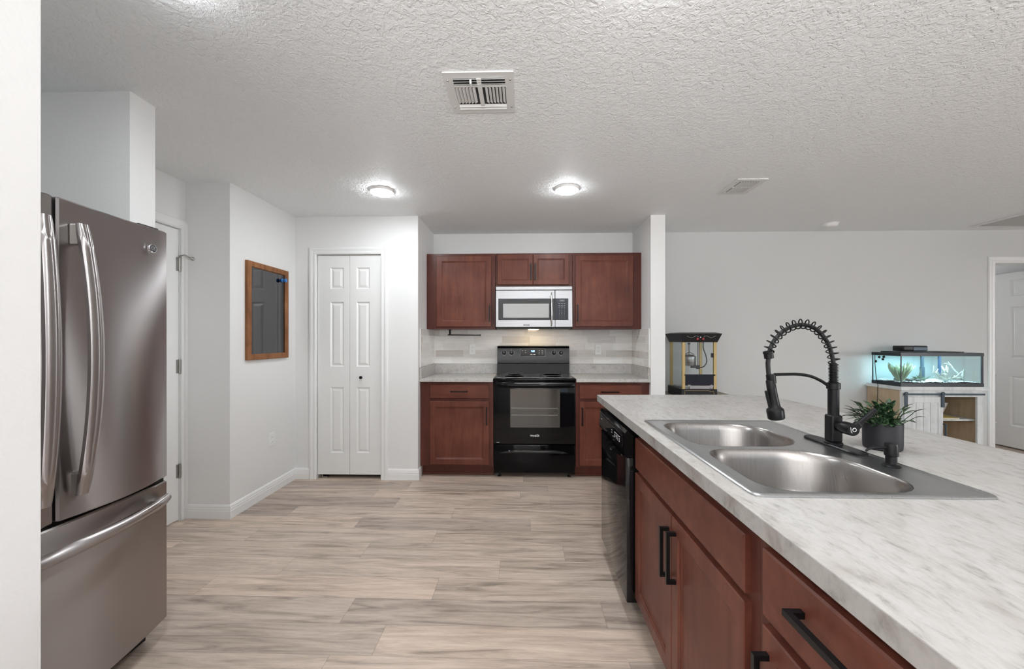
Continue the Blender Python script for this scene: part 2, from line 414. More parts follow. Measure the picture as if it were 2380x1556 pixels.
    def build(s, name, mat, parent=None, smooth=None, base=None, M=None):
        if M is not None: s.xf(M)
        bmesh.ops.recalc_face_normals(s.b, faces=s.b.faces)
        me = bpy.data.meshes.new(name)
        if parent is not None:
            r = parent
            while r.parent: r = r.parent
            org = r.location.copy()
        else:
            cs = [v.co for v in s.b.verts]
            org = Vector(base) if base else Vector(((min(c.x for c in cs) + max(c.x for c in cs)) / 2, (min(c.y for c in cs) + max(c.y for c in cs)) / 2, min(c.z for c in cs)))
        bmesh.ops.translate(s.b, verts=s.b.verts, vec=-org)
        s.b.to_mesh(me); s.b.free(); me.materials.append(mat)
        if smooth:
            for p in me.polygons: p.use_smooth = True
            me.set_sharp_from_angle(angle=math.radians(smooth))
        o = bpy.data.objects.new(name, me); C.objects.link(o)
        if parent is not None: o.parent = parent
        else: o.location = org
        return o

def thing(name, loc, label, cat, group=None):
    o = bpy.data.objects.new(name, None); C.objects.link(o); o.location = loc; o.empty_display_size = 0.05
    return tag(o, label, cat, group)
def tag(o, label, cat, group=None, kind=None):
    o['label'] = label; o['category'] = cat
    if group: o['group'] = group
    if kind: o['kind'] = kind
    return o
def struct(o, label=None):
    o['kind'] = 'structure'
    if label: o['label'] = label
    return o
def empty(name, loc):
    o = bpy.data.objects.new(name, None); C.objects.link(o); o.location = loc; return o
def copy_tree(o, parent=None):
    c = o.copy(); C.objects.link(c); c.parent = parent
    for ch in list(o.children): copy_tree(ch, c)
    return c
def text(name, body, size, M, mat, parent, extr=0.0006, sx=1.0, bold=0.0):
    cu = bpy.data.curves.new(name, 'FONT'); cu.body = body; cu.size = size; cu.extrude = extr; cu.offset = bold
    cu.align_x = 'CENTER'; cu.align_y = 'CENTER'
    t = bpy.data.objects.new('tmp', cu); C.objects.link(t)
    dg = bpy.context.evaluated_depsgraph_get(); me = bpy.data.meshes.new_from_object(t.evaluated_get(dg))
    bpy.data.objects.remove(t); me.name = name
    b = bmesh.new(); b.from_mesh(me); bpy.data.meshes.remove(me)
    bmesh.ops.transform(b, matrix=M @ Matrix.Diagonal((sx, 1, 1, 1)), verts=b.verts)
    m = MB(); m.b.free(); m.b = b
    return m.build(name, mat, parent)
def frame_y(x, y, z):      # text facing -Y (towards the camera)
    return Matrix.Translation((x, y, z)) @ Matrix.Rotation(PI / 2, 4, 'X')
def frame_mx(x, y, z):     # text facing -X
    return Matrix.Translation((x, y, z)) @ Matrix.Rotation(-PI / 2, 4, 'Z') @ Matrix.Rotation(PI / 2, 4, 'X')
def frame_px(x, y, z):     # text facing +X
    return Matrix.Translation((x, y, z)) @ Matrix.Rotation(PI / 2, 4, 'Z') @ Matrix.Rotation(PI / 2, 4, 'X')
def fy(y0): return lambda u, w, d: Vector((u, y0 - d, w))          # face towards -Y
def fmx(x0): return lambda u, w, d: Vector((x0 - d, u, w))         # face towards -X, u = y
def fpx(x0): return lambda u, w, d: Vector((x0 + d, u, w))         # face towards +X

# ------------------------------------------------------------ the room
H = 2.44
MB().box(-2.6, 8.6, -3.6, 4.5, -0.12, 0.0).box(4.5, 8.6, 4.5, 7.2, -0.12, 0.0).build('floor', FLOOR)['kind'] = 'structure'
MB().box(-2.6, 8.6, -3.6, 4.5, H, H + 0.12).box(4.5, 8.6, 4.5, 7.2, H, H + 0.12).build('ceiling', CEIL)['kind'] = 'structure'
def wallbox(name, *bs, mat=None):
    m = MB()
    for b in bs: m.box(*b)
    return struct(m.build(name, mat or WALL))
# left outer wall, with the opening of the painted door
D1a, D1b, DT = 1.957, 2.757, 2.105
wallbox('wall_left', (-2.58, -2.46, -3.5, D1a - .02, 0, H), (-2.58, -2.46, D1b + .02, 2.81, 0, H), (-2.58, -2.46, D1a - .02, D1b + .02, DT, H))
wallbox('wall_fridge_partition', (-2.46, -1.807, 1.765, 1.89, 0, H))
wallbox('wall_return', (-2.58, -2.13, 2.81, 2.93, 0, H))
wallbox('wall_mirror', (-2.25, -2.13, 2.93, 3.75, 0, H))
PX0, PX1 = -1.922, -1.324
wallbox('wall_pantry', (-2.13, PX0 - .015, 3.63, 3.75, 0, H), (PX1 + .015, -0.975, 3.63, 3.75, 0, H), (PX0 - .015, PX1 + .015, 3.63, 3.75, 2.10, H))
wallbox('wall_alcove_left', (-1.10, -0.975, 3.75, 4.27, 0, H))
OX0, OX1 = 4.900, 5.815
wallbox('wall_back', (-1.10, 1.23, 4.27, 4.39, 0, H))
wallbox('wall_living', (1.23, 4.90, 4.27, 4.39, 0, H), (5.815, 8.5, 4.27, 4.39, 0, H), (OX0, OX1, 4.27, 4.39, 2.105, H), mat=WALL_DIM)
wallbox('wall_alcove_right', (1.165, 1.296, 3.665, 4.27, 0, H))
wallbox('wall_near_left', (-2.46, -0.78, 0.50, 0.617, 0, H))
wallbox('wall_front', (-2.58, 1.70, -3.5, -3.38, 0, H), (3.6, 8.5, -3.5, -3.38, 0, H), (1.70, 3.6, -3.5, -3.38, 2.25, H))
wallbox('wall_right', (8.38, 8.5, -3.38, -3.2, 0, H), (8.38, 8.5, -1.2, 7.1, 0, H), (8.38, 8.5, -3.2, -1.2, 0, 0.6), (8.38, 8.5, -3.2, -1.2, 2.1, H))
wallbox('wall_hall_back', (4.78, 8.5, 6.6, 6.72, 0, H))
wallbox('wall_hall_left', (4.66, 4.78, 4.39, 6.72, 0, H))
wallbox('wall_hall_right', (5.95, 6.07, 4.39, 6.6, 0, H))
MB().box(-2.25, -1.10, 4.3, 4.36, 0, H).box(-2.25, -2.13, 3.75, 4.3, 0, H).build('wall_pantry_inside', WALL)['kind'] = 'structure'
# windows behind and beside the viewer
m = MB()
for x in (1.70, 2.62, 3.54): m.box(x, x + .06, -3.46, -3.40, 0, 2.25)
m.box(1.76, 3.54, -3.46, -3.40, 0, .08).box(1.76, 3.54, -3.46, -3.40, 2.17, 2.25)
struct(m.build('window_1', TRIM))
m = MB()
for y in (-3.2, -2.23, -1.26): m.box(8.40, 8.46, y, y + .06, 0.6, 2.1)
m.box(8.40, 8.46, -3.14, -1.26, 0.6, .66).box(8.40, 8.46, -3.14, -1.26, 2.04, 2.1)
struct(m.build('window_2', TRIM))

# baseboards
BP = [(0, 0), (0.014, 0), (0.014, 0.055), (0.0125, 0.058), (0.0125, 0.072), (0.010, 0.076), (0.010, 0.086), (0.006, 0.096), (0, 0.10)]
def baseboard(name, path):
    m = MB(); m.sweep(path, [(-o, d) for o, d in BP], lambda u, w, d: Vector((u, w, d))); return struct(m.build(name, TRIM))
# path direction: room on the right-hand side of travel
baseboard('baseboard_return', [(-2.455, 2.81), (-2.13, 2.81), (-2.13, 3.63), (-1.991, 3.63)])
baseboard('baseboard_pantry', [(-1.270, 3.63), (-0.975, 3.63), (-0.975, 3.70)])
baseboard('baseboard_partition', [(-1.90, 1.765), (-1.807, 1.765), (-1.807, 1.89), (-2.40, 1.89)])
baseboard('baseboard_living', [(1.296, 3.80), (1.296, 4.27), (4.832, 4.27)])
baseboard('baseboard_column', [(1.18, 3.665), (1.296, 3.665), (1.296, 3.78)])

# casings
CP = [(0, 0), (0, 0.010), (0.010, 0.016), (0.030, 0.013), (0.045, 0.018), (0.060, 0.016), (0.066, 0.008), (0.066, 0)]
def casing(name, u0, u1, top, fn, mat=TRIM, wd=1.0):
    m = MB(); m.sweep([(u0, 0), (u0, top), (u1, top), (u1, 0)], [(o * wd, d) for o, d in CP], fn); return struct(m.build(name, mat))
casing('trim_1', PX0 - .004, PX1 + .004, 2.088, fy(3.63))
casing('trim_2', D1a - .010, D1b + .010, 2.09, fpx(-2.46))
casing('trim_3', OX0 + .0, OX1 - .0, 2.095, fy(4.27))
# jambs of the openings
m = MB().box(PX0 - .015, PX0 - .004, 3.63, 3.75, 0, 2.10).box(PX1 + .004, PX1 + .015, 3.63, 3.75, 0, 2.10).box(PX0 - .004, PX1 + .004, 3.63, 3.75, 2.088, 2.10)
struct(m.build('trim_4', TRIM))
m = MB().box(OX0, OX0 + .012, 4.27, 4.40, 0, 2.105).box(OX1 - .012, OX1, 4.27, 4.40, 0, 2.105).box(OX0 + .012, OX1 - .012, 4.27, 4.40, 2.093, 2.105)
struct(m.build('trim_5', TRIM))

# doors
MOULD = [(0.010, -0.009), (0.016, -0.009), (0.034, -0.002)]
def six_panels(u0, u1, z0, z1, st=0.112, cols=2):
    wdt = (u1 - u0 - st * (cols + 1)) / cols; out = []
    for c in range(cols):
        a = u0 + st + c * (wdt + st)
        for za, zb in ((z0 + .20, z0 + .82), (z0 + 1.005, z0 + 1.61), (z0 + 1.73, z0 + 1.93)): out.append((a, a + wdt, za, zb))
    return out
# pantry bifold
d1 = empty('door_1', (-1.62, 3.65, 0.03)); struct(d1, 'white bifold pantry door with six moulded panels and a black knob')
Z0, Z1 = 0.038, 2.083
PZ = ((0.241, 0.852), (1.044, 1.648), (1.768, 1.968))
for a, b, p0, p1 in ((PX0 + .001, -1.6215, -1.802, -1.676), (-1.6185, PX1 - .001, -1.555, -1.430)):
    MB().panel_slab(a, b, Z0, Z1, 0.034, [(p0, p1, q, r) for q, r in PZ], MOULD, fy(3.642), 0.0015).build('door_leaf', DOORW, d1)
m = MB().lathe([(0.0, -.03), (0.011, -.029), (0.0145, -.024), (0.0145, -.016), (0.008, -.010), (0.007, 0.0)], (-1.508, 3.642, 0.945), 20, 'Y')
m.build('door_knob', BLACKM, d1, 40)
MB().box(-1.90, -1.84, 3.66, 3.70, 0.0, 0.012).cyl((-1.885, 3.66, 0.012), (-1.885, 3.66, 0.05), .004).build('floor_pivot', NICKEL, d1)
# garage door on the left
d2 = empty('door_2', (-2.47, 2.36, 0.0)); struct(d2, 'plain white painted door seen edge-on beyond the refrigerator')
MB().panel_slab(D1a, D1b, 0.012, 2.083, 0.040, [(p[0], p[1], p[2], p[3]) for p in six_panels(D1a, D1b, .012, 2.083)][:3], MOULD, fpx(-2.463), 0.001).build('door_leaf', DOORW, d2)
m = MB().box(-2.52, -2.462, D1b + .003, D1b + .014, 0, 2.10).box(-2.52, -2.462, D1a - .014, D1a - .003, 0, 2.10).box(-2.52, -2.462, D1a - .014, D1b + .014, 2.088, 2.10)
m.build('door_jamb', TRIM, d2)
for z in (1.835, 1.106, 0.36):
    h = MB().box(-2.463, -2.4605, D1b - .022, D1b + .022, z - .048, z + .048).cyl((-2.457, D1b + .001, z - .050), (-2.457, D1b + .001, z + .050), .0065, seg=12)
    h.build('hinge', NICKEL, d2, 40)
m = MB().tube([(-2.46, D1b, 1.895), (-2.43, D1b + .01, 1.905), (-2.405, D1b + .05, 1.885)], .004, 8).cyl((-2.409, D1b + .045, 1.888), (-2.400, D1b + .056, 1.880), .011, seg=12)
m.tube([(-2.46, D1b, 1.895), (-2.435, D1b - .012, 1.885), (-2.425, D1b - .03, 1.875)], .0035, 8)
m.build('door_stop', NICKEL, d2, 40)
# open door of the far room
d3 = empty('door_3', (5.80, 4.55, 0)); struct(d3, 'white six-panel door standing open at the far right')
y0 = 4.53
MB().panel_slab(y0, y0 + .86, 0.015, 2.09, 0.038, [(a, b, q, r) for a, b in ((y0 + .108, y0 + .363), (y0 + .498, y0 + .752)) for q, r in ((.27, .865), (1.07, 1.685), (1.81, 2.01))], [(0.012, -0.012), (0.020, -0.012), (0.042, -0.003)], fmx(5.80), 0.001).build('door_leaf', DOORW, d3)

# white door in the wall behind the viewer, seen mirrored in the appliances
d4 = empty('door_4', (0.0, -3.38, 0)); struct(d4, 'white six-panel door in the wall behind the viewer')
MB().panel_slab(-.45, .36, .012, 2.05, .02, six_panels(-.45, .36, .012, 2.05), MOULD, lambda u, w_, d: Vector((u, -3.36 + d, w_)), .001).build('door_leaf', DOORW, d4)
casing('trim_6', -.455, .365, 2.06, lambda u, w_, d: Vector((u, -3.38 + d, w_)))

# ------------------------------------------------------------ ceiling fittings
def ceiling_light(x, y, label):
    t = thing('ceiling_light', (x, y, H), label, 'ceiling light', 'round ceiling lights')
    MB().lathe([(0.091, H), (0.091, H - .008), (0.088, H - .016), (0.084, H - .018), (0.084, H - .012), (0.0, H - .012)], (x, y, 0), 48).build('trim_ring', WHITEP, t, 40)
    MB().lathe([(0.083, H - .0125), (0.083, H - .0210), (0.075, H - .0245), (0.0, H - .026)], (x, y, 0), 48).build('light_lens', LENS, t, 60)
    return t
ceiling_light(-1.085, 3.0, 'round glowing ceiling light above the floor before the white bifold door')
ceiling_light(0.327, 3.0, 'round glowing ceiling light above the floor before the black range')
ceiling_light(-1.09, 1.16, 'round ceiling light nearest the refrigerator, just past the top edge')
ceiling_light(0.42, 1.16, 'round ceiling light above the sink side of the island, just past the top edge')

def register(cx, cy, w, l, label, rot=0.0, style=0):
    t = thing('ceiling_vent', (cx, cy, H), label, 'air vent')
    R = Matrix.Translation((cx, cy, 0)) @ Matrix.Rotation(rot, 4, 'Z')
    z = H - .004; iw, il = w / 2 - .038, l / 2 - .038
    m = MB().plate([(-w / 2, -l / 2), (w / 2, -l / 2), (w / 2, l / 2), (-w / 2, l / 2)], [[(-iw, -il), (-iw, il), (iw, il), (iw, -il)]], H - .007, H - .0005)
    m.build('vent_frame', VENTP, t, M=R)
    MB().box(-iw, iw, -il, il, H - .003, H - .001).build('duct_opening', DARKV, t, M=R)
    def slat(x0, y0, x1, y1, tx, ty, wd=.017):
        # thin tilted blade hanging below the duct
        b = MB(); n = Vector((tx, ty, 0)) * wd
        p = [Vector((x0, y0, H - .004)), Vector((x1, y1, H - .004)), Vector((x1, y1, H - .012)) + n, Vector((x0, y0, H - .012)) + n]
        q = [v + Vector((0, 0, -.0012)) for v in p]
        b.rings([p, q]); return b
    if style == 0:
        # near side: three cross blades, middle: lengthwise blades thrown left and right, far side: two more cross blades
        for i in range(3):
            y = -il + .006 + i * .017
            slat(-iw, y, iw, y, 0, -.6, .014).build('vent_blade', VENTP, t, M=R)
        n = 6
        for i in range(n):
            for sgn in (-1, 1):
                x = sgn * (.022 + i * (iw - .022) / n)
                slat(x, -il + .058, x, il - .05, sgn * .75, 0, .016).build('vent_blade', VENTP, t, M=R)
        for i in range(2):
            y = il - .012 - i * .020
            slat(-iw, y, iw, y, 0, .8, .012).build('vent_blade', VENTP, t, M=R)
        MB().box(-.010, .010, -il, il, H - .011, H - .003).box(-iw, iw, -il + .046, -il + .056, H - .010, H - .003).build('vent_bar', VENTP, t, M=R)
        MB().box(-.004, .004, -.012, .012, H - .030, H - .010).xf(Matrix.Translation((-.035, -il + .01, 0))).build('damper_lever', VENTP, t, M=R)
    else:
        for i in range(7):
            x = -iw + .01 + i * (2 * iw - .01) / 7
            for a, b_ in ((-il, -.006), (.006, il)):
                slat(x, a, x, b_, .55, 0, .013).build('vent_blade', VENTP, t, M=R)
        MB().box(-iw, iw, -.006, .006, H - .010, H - .003).build('vent_bar', VENTP, t, M=R)
    for sx in (-1, 1):
        for sy in (-1, 1):
            MB().lathe([(.005, H - .007), (.004, H - .0095), (0, H - .010)], (sx * (w / 2 - .015), sy * (l / 2 - .05), 0), 12).build('screw', NICKEL, t, M=R)
    return t
register(-0.196, 1.825, .305, .30, 'square white ceiling vent with crossed and lengthwise blades above the kitchen floor')
register(1.626, 3.0, .215, .295, 'small slatted ceiling vent past the end of the kitchen wall', 0, 1)
t = thing('smoke_detector', (3.02, 4.0, H), 'round white smoke detector on the ceiling near the living room wall', 'smoke detector')
MB().lathe([(.070, H), (.070, H - .010), (.062, H - .026), (.045, H - .034), (0, H - .036)], (3.02, 4.0, 0), 36).build('cover', WHITEP, t, 40)
MB().lathe([(.078, H), (.078, H - .006), (.0705, H - .007), (.0705, H - .001)], (3.02, 4.0, 0), 36).build('base_plate', WHITEP, t, 40)
t = thing('return_air_grille', (4.84, 3.90, H), 'large grey return air grille in the ceiling at the far right', 'air vent')
MB().plate([(4.50, 3.65), (5.18, 3.65), (5.18, 4.13), (4.50, 4.13)], [[(4.53, 3.68), (4.53, 4.10), (5.15, 4.10), (5.15, 3.68)]], H - .012, H - .0005).build('grille_frame', VENTP, t)
m = MB()
for i in range(28):
    y = 3.685 + i * .0148; m.rings([[(4.53, y, H - .003), (5.15, y, H - .003), (5.15, y + .010, H - .010), (4.53, y + .010, H - .010)], [(4.53, y, H - .002), (5.15, y, H - .002), (5.15, y + .010, H - .009), (4.53, y + .010, H - .009)]])
m.build('grille_slats', pr('grille_grey', (.45, .45, .44), .5), t)

# ------------------------------------------------------------ things on the left walls
t = thing('wall_mirror_frame', (-2.13, 3.2275, 1.137), 'dark tinted mirror in a rustic brown wooden frame on the white left wall', 'mirror')
prof = [(0, 0.002), (0, .022), (.006, .026), (.040, .026), (.046, .018), (.046, .002)]
MB().sweep([(2.964, 1.137), (3.491, 1.137), (3.491, 1.908), (2.964, 1.908)], prof, fpx(-2.13), True).build('frame', FRAMEW, t)
MB().box(-2.128, -2.116, 3.008, 3.447, 1.181, 1.864).build('mirror_glass', CHALK, t)
t.name = 'framed_mirror'
m = MB().lathe([(.0, .040), (.017, .040), (.018, .030), (.009, .022), (.009, .012), (.016, .008), (.016, 0.0)], (-2.1155, 3.405, 1.814), 18, 'X')
tag(m.xf(Matrix.Identity(4)).build('push_pin', BLUEP, None, 40), 'small blue push pin stuck at the upper right of the dark mirror', 'push pin')

def outlet(name, fn, u, z, label, w=.070, h=.114, group='white wall outlets'):
    p = fn(u, z, 0)
    t = thing('wall_outlet', p, label, 'wall outlet', group)
    b = MB().panel_slab(u - w / 2, u + w / 2, z - h / 2, z + h / 2, .006, [], [], lambda a, c, d: fn(a, c, d + .006), .002); b.build('cover_plate', WHITEP, t)
    for dz in (-.0195, .0195):
        pts0 = [fn(u + .0165 * math.cos(k * PI / 8), z + dz + .014 * math.sin(k * PI / 8), .0062) for k in range(16)]
        pts1 = [fn(u + .0165 * math.cos(k * PI / 8), z + dz + .014 * math.sin(k * PI / 8), .0085) for k in range(16)]
        o = MB().rings([pts0, pts1]).build('socket', WHITEP, t)
        s = MB()
        for du in (-.006, .006):
            q = [(-.0012, -.003), (.0012, -.003), (.0012, .005), (-.0012, .005)]
            s.rings([[fn(u + du + a, z + dz + c, .0086) for a, c in q], [fn(u + du + a, z + dz + c, .009) for a, c in q]])
        s.build('socket_slots', DARKV, o)
    return t
outlet('o', fpx(-2.13), 3.284, .453, 'white wall outlet low on the left wall below the framed mirror')
outlet('o', fy(4.262), -.553, 1.19, 'white wall outlet in the tile left of the black range')
outlet('o', fy(4.262), .798, 1.19, 'white wall outlet in the tile right of the black range')

# ------------------------------------------------------------ refrigerator
fx0 = -2.40
t = thing('refrigerator', (-1.95, 1.245, 0), 'tall stainless steel french door refrigerator with a bottom freezer drawer', 'refrigerator')
MB().box(fx0, -1.625, .808, 1.682, .075, 1.755, .006).build('cabinet_body', pr('fridge_side_grey', (.22, .22, .22), .45), t)
def bowed(y0, y1, z0, z1, ymid=1.245, half=.445, xe=-1.560, xb=.036, xback=-1.622, n=14, rnd=.006):
    # curved stainless front: X = xe + xb*(1-((y-ymid)/half)^2)
    m = MB(); fr = []
    ys = [y0 + (y1 - y0) * i / n for i in range(n + 1)]
    def X(y): return xe + xb * (1 - min(1, abs((y - ymid) / half)) ** 2.2)
    loop = [(xback, y0), (X(y0) - rnd, y0)] + [(X(min(max(y, y0 + rnd), y1 - rnd)), min(max(y, y0 + rnd), y1 - rnd)) for y in ys] + [(X(y1) - rnd, y1), (xback, y1)]
    def L(z, ins):
        out = []
        for x, y in loop:
            k = 0 if x < -1.61 else (.085 if z1 > 1 else .03) * math.sin(PI * (y - y0) / (y1 - y0)) * (.55 - (z - z0) / (z1 - z0)) * (y1 - y0)
            out.append((x - (ins if x > -1.61 else 0) + k, y + (ins if y < (y0 + y1) / 2 else -ins), z))
        return out
    zz = [z0 + .005 + (z1 - z0 - .01) * i / 16 for i in range(17)]
    m.rings([L(z0, .005)] + [L(z, 0) for z in zz] + [L(z1, .005)])
    return m
def bx(y): return -1.560 + .036 * (1 - abs((y - 1.245) / .445) ** 2.2)
dr = []
for a, b in ((.800, 1.2405), (1.2495, 1.690)):
    dr.append(bowed(a, b, .700, 1.768).build('refrigerator_door', FSTEEL, t, 30))
MB().box(-1.62, -1.545, 1.2395, 1.2505, .70, 1.76).build('door_gasket', BLACKS, t)
MB().box(-1.62, -1.572, .808, 1.683, .6825, .7005).build('drawer_gasket', BLACKS, t)
fz = bowed(.800, 1.690, .085, .683).build('freezer_drawer', FSTEEL, t, 30)
MB().box(-2.35, -1.63, .83, 1.66, .0, .09).build('base_grille', BLACKS, t)
MB().box(-1.66, -1.60, 1.60, 1.69, 1.768, 1.785, .004).build('hinge_cover', BLACKS, t)
# vertical handles: flat bowed bars
def vhandle(yc, par):
    n = 26; rings = []; z0, z1 = .775, 1.690
    for i in range(n + 1):
        f = i / n; z = z0 + (z1 - z0) * f; bow = 1 - (2 * f - 1) ** 2
        x = bx(yc) + .030 + .040 * bow; hw = .020 + .004 * bow
        if i in (0, n): hw *= .86
        yy = yc + (.010 * bow if yc > 1.245 else -.010 * bow)
        pr_ = [(-.006, -hw), (.004, -hw * .92), (.009, -hw * .5), (.0105, 0), (.009, hw * .5), (.004, hw * .92), (-.006, hw)]
        rings.append([Vector((x + a, yy + b, z)) for a, b in pr_])
    h = MB().rings(rings).build('door_handle', FSTEEL, par, 50)
    for z in (.815, 1.655):
        MB().box(bx(yc) - .004, bx(yc) + .030, yc - .012, yc + .012, z - .035, z + .035, .004).build('handle_bracket', NICKEL, par)
vhandle(1.298, dr[1]); vhandle(1.192, dr[0])
# horizontal freezer handle
n = 30; rings = []
for i in range(n + 1):
    f = i / n; y = .835 + (1.668 - .835) * f; bow = 1 - (2 * f - 1) ** 2
    x = bx(y) + .022 + .030 * bow ** .6; hw = .019 + .002 * bow
    if i in (0, n): hw *= .8
    zc = .618 - .008 * bow
    rings.append([Vector((x + a, y, zc + b)) for a, b in [(-.008, -hw), (.004, -hw * .9), (.010, -hw * .5), (.0125, 0), (.010, hw * .5), (.004, hw * .9), (-.008, hw)]])
MB().rings(rings).build('drawer_handle', FSTEEL, fz, 50)
for y in (.86, 1.62): MB().box(bx(y) - .004, bx(y) + .030, y - .020, y + .020, .606, .630, .004).build('handle_bracket', NICKEL, fz)
xl = bx(1.605)
MB().lathe([(.0185, -.002), (.0185, .003), (.017, .0045), (.015, .0035), (0, .0035)], (xl, 1.605, 1.678), 32, 'X').build('round_badge', CHROME, dr[1], 40)
MB().lathe([(.0145, .003), (.0145, .0042), (0, .0042)], (xl, 1.605, 1.678), 24, 'X').build('badge_face', pr('badge_grey', (.10, .10, .11), .3, .6), dr[1])
text('badge_lettering', 'GE', .020, frame_px(xl + .0045, 1.605, 1.678), CHROME, dr[1], .0005, .8)

# ------------------------------------------------------------ kitchen cabinets
CPROF = [(0.004, -0.004), (0.010, -0.0055), (0.010, -0.008), (0.014, -0.010)]
def cab_door(name, u0, u1, z0, z1, fn, par, frame=.052, th=.019):
    return MB().panel_slab(u0, u1, z0, z1, th, [(u0 + frame, u1 - frame, z0 + frame, z1 - frame)], CPROF, lambda a, b, d: fn(a, b, d + th), .003).build(name, CAB, par)
def slab_front(name, u0, u1, z0, z1, fn, par, th=.019):
    return MB().panel_slab(u0, u1, z0, z1, th, [], [], lambda a, b, d: fn(a, b, d + th), .004).build(name, CABX, par)
def pull(fn, u0, u1, z0, z1, par, th=.019, out=.030, b=.0052):
    # square bar pull; vertical when u0 == u1
    m = MB()
    def bar(ua, ub, za, zb, da, db):
        lo = [(ua, za), (ub, za), (ub, zb), (ua, zb)]
        m.rings([[fn(p, q, da) for p, q in lo], [fn(p, q, db) for p, q in lo]])
    o = th + out
    if u0 == u1:
        bar(u0 - b, u0 + b, z0, z1, o - 2 * b, o)
        for z in (z0, z1 - 2 * b): bar(u0 - b, u0 + b, z, z + 2 * b, th - .001, o - 2 * b)
    else:
        bar(u0, u1, z0 - b, z0 + b, o - 2 * b, o)
        for u in (u0, u1 - 2 * b): bar(u, u + 2 * b, z0 - b, z0 + b, th - .001, o - 2 * b)
    return m.build('handle', BLACKM, par)

def base_cab(x0, x1, label, dx0, dx1, hx_drawer, hx_door, yf=3.71):
    t = thing('base_cabinet', ((x0 + x1) / 2, 3.99, 0), label, 'cabinet')
    m = MB().box(x0, x1, yf + .001, 4.265, .105, .900); m.build('cabinet_box', CABD, t)
    MB().box(x0, x1, 3.79, 3.80, .0, .105).build('toe_kick', CABD, t)
    MB().box(x0, x1, 3.776, 3.79, .0, .022, .005).build('toe_moulding', CABD, t)
    fn = fy(yf)
    d = slab_front('drawer_front', dx0, dx1, .745, .876, fn, t); pull(fn, *hx_drawer, .812, .812, d)
    d = cab_door('cabinet_door', dx0, dx1, .124, .718, fn, t); pull(fn, hx_door, hx_door, .50, .665, d)
    return t
base_cab(-.973, -.284, 'cherry brown base cabinet with drawer and door left of the range', -.880, -.324, (-.683, -.523), -.345)
base_cab(.486, 1.163, 'cherry brown base cabinet with drawer and door right of the range, partly behind the island', .520, 1.093, (.72, .88), .542)
t = thing('upper_cabinet', (-.625, 4.1, 1.401), 'single-door cherry wall cabinet left of the microwave', 'cabinet')
MB().box(-.973, -.284, 3.955, 4.262, 1.401, 2.158).build('cabinet_box', CABD, t)
d = cab_door('cabinet_door', -.872, -.322, 1.425, 2.132, fy(3.955), t); pull(fy(3.955), -.338, -.338, 1.475, 1.640, d)
t = thing('upper_cabinet', (.1, 4.1, 1.83), 'short two-door cherry wall cabinet directly above the microwave', 'cabinet')
MB().box(-.280, .482, 3.955, 4.262, 1.830, 2.158).build('cabinet_box', CABD, t)
for a, b, h in ((-.261, .0915, .073), (.0955, .449, .116)):
    d = cab_door('cabinet_door', a, b, 1.843, 2.143, fy(3.955), t, .042); pull(fy(3.955), h, h, 1.888, 2.052, d, out=.026)
t = thing('upper_cabinet', (.83, 4.1, 1.401), 'single-door cherry wall cabinet right of the microwave', 'cabinet')
MB().box(.486, 1.163, 3.955, 4.262, 1.401, 2.158).build('cabinet_box', CABD, t)
d = cab_door('cabinet_door', .513, 1.081, 1.425, 2.132, fy(3.955), t); pull(fy(3.955), .532, .532, 1.475, 1.640, d)
# countertops with laminate backsplash lip
def worktop(x0, x1, side, label):
    t = thing('countertop', ((x0 + x1) / 2, 3.96, .902), label, 'countertop')
    MB().box(x0, x1, 3.668, 4.264, .902, .932, .003).build('work_surface', LAM, t)
    MB().box(x0, x1, 4.246, 4.266, .932, 1.035, .002).build('back_lip', LAM, t)
    a, b = (x0, x0 + .018) if side < 0 else (x1 - .018, x1)
    MB().box(a, b, 3.675, 4.246, .932, 1.035, .002).build('side_lip', LAM, t)
worktop(-.973, -.285, -1, 'pale stone laminate countertop left of the range')
worktop(.487, 1.163, 1, 'pale stone laminate countertop right of the range')
t = thing('tile_backsplash', (.1, 4.26, 1.035), 'glossy beige and grey subway tile backsplash around the cooking alcove', 'backsplash')
MB().box(-.967, 1.157, 4.262, 4.2695, 1.037, 1.4005).build('back_tiles', TILE, t)
MB().box(-.9745, -.967, 3.70, 4.262, 1.037, 1.396).build('side_tiles', TILE, t)
MB().box(1.157, 1.1645, 3.70, 4.262, 1.037, 1.396).build('side_tiles', TILE, t)
MB().box(-.9745, -.966, 3.692, 3.70, 1.037, 1.4008).box(-.9745, -.966, 3.70, 4.262, 1.396, 1.4008).build('edge_trim', WHITEP, t)
MB().box(1.156, 1.1645, 3.692, 3.70, 1.037, 1.4008).box(1.156, 1.1645, 3.70, 4.262, 1.396, 1.4008).build('edge_trim', WHITEP, t)
# paper towel holder
t = thing('paper_towel_holder', (-.74, 4.10, 1.34), 'black metal paper towel bar hanging under the left wall cabinet', 'towel holder')
MB().cyl((-.790, 4.10, 1.345), (-.448, 4.10, 1.342), .0055, seg=12).cyl((-.452, 4.10, 1.342), (-.447, 4.10, 1.342), .012, seg=16).build('bar', BLACKM, t, 40)
MB().box(-.775, -.757, 4.09, 4.11, 1.340, 1.400, .002).box(-.785, -.745, 4.075, 4.125, 1.396, 1.4008).build('bracket', BLACKM, t)

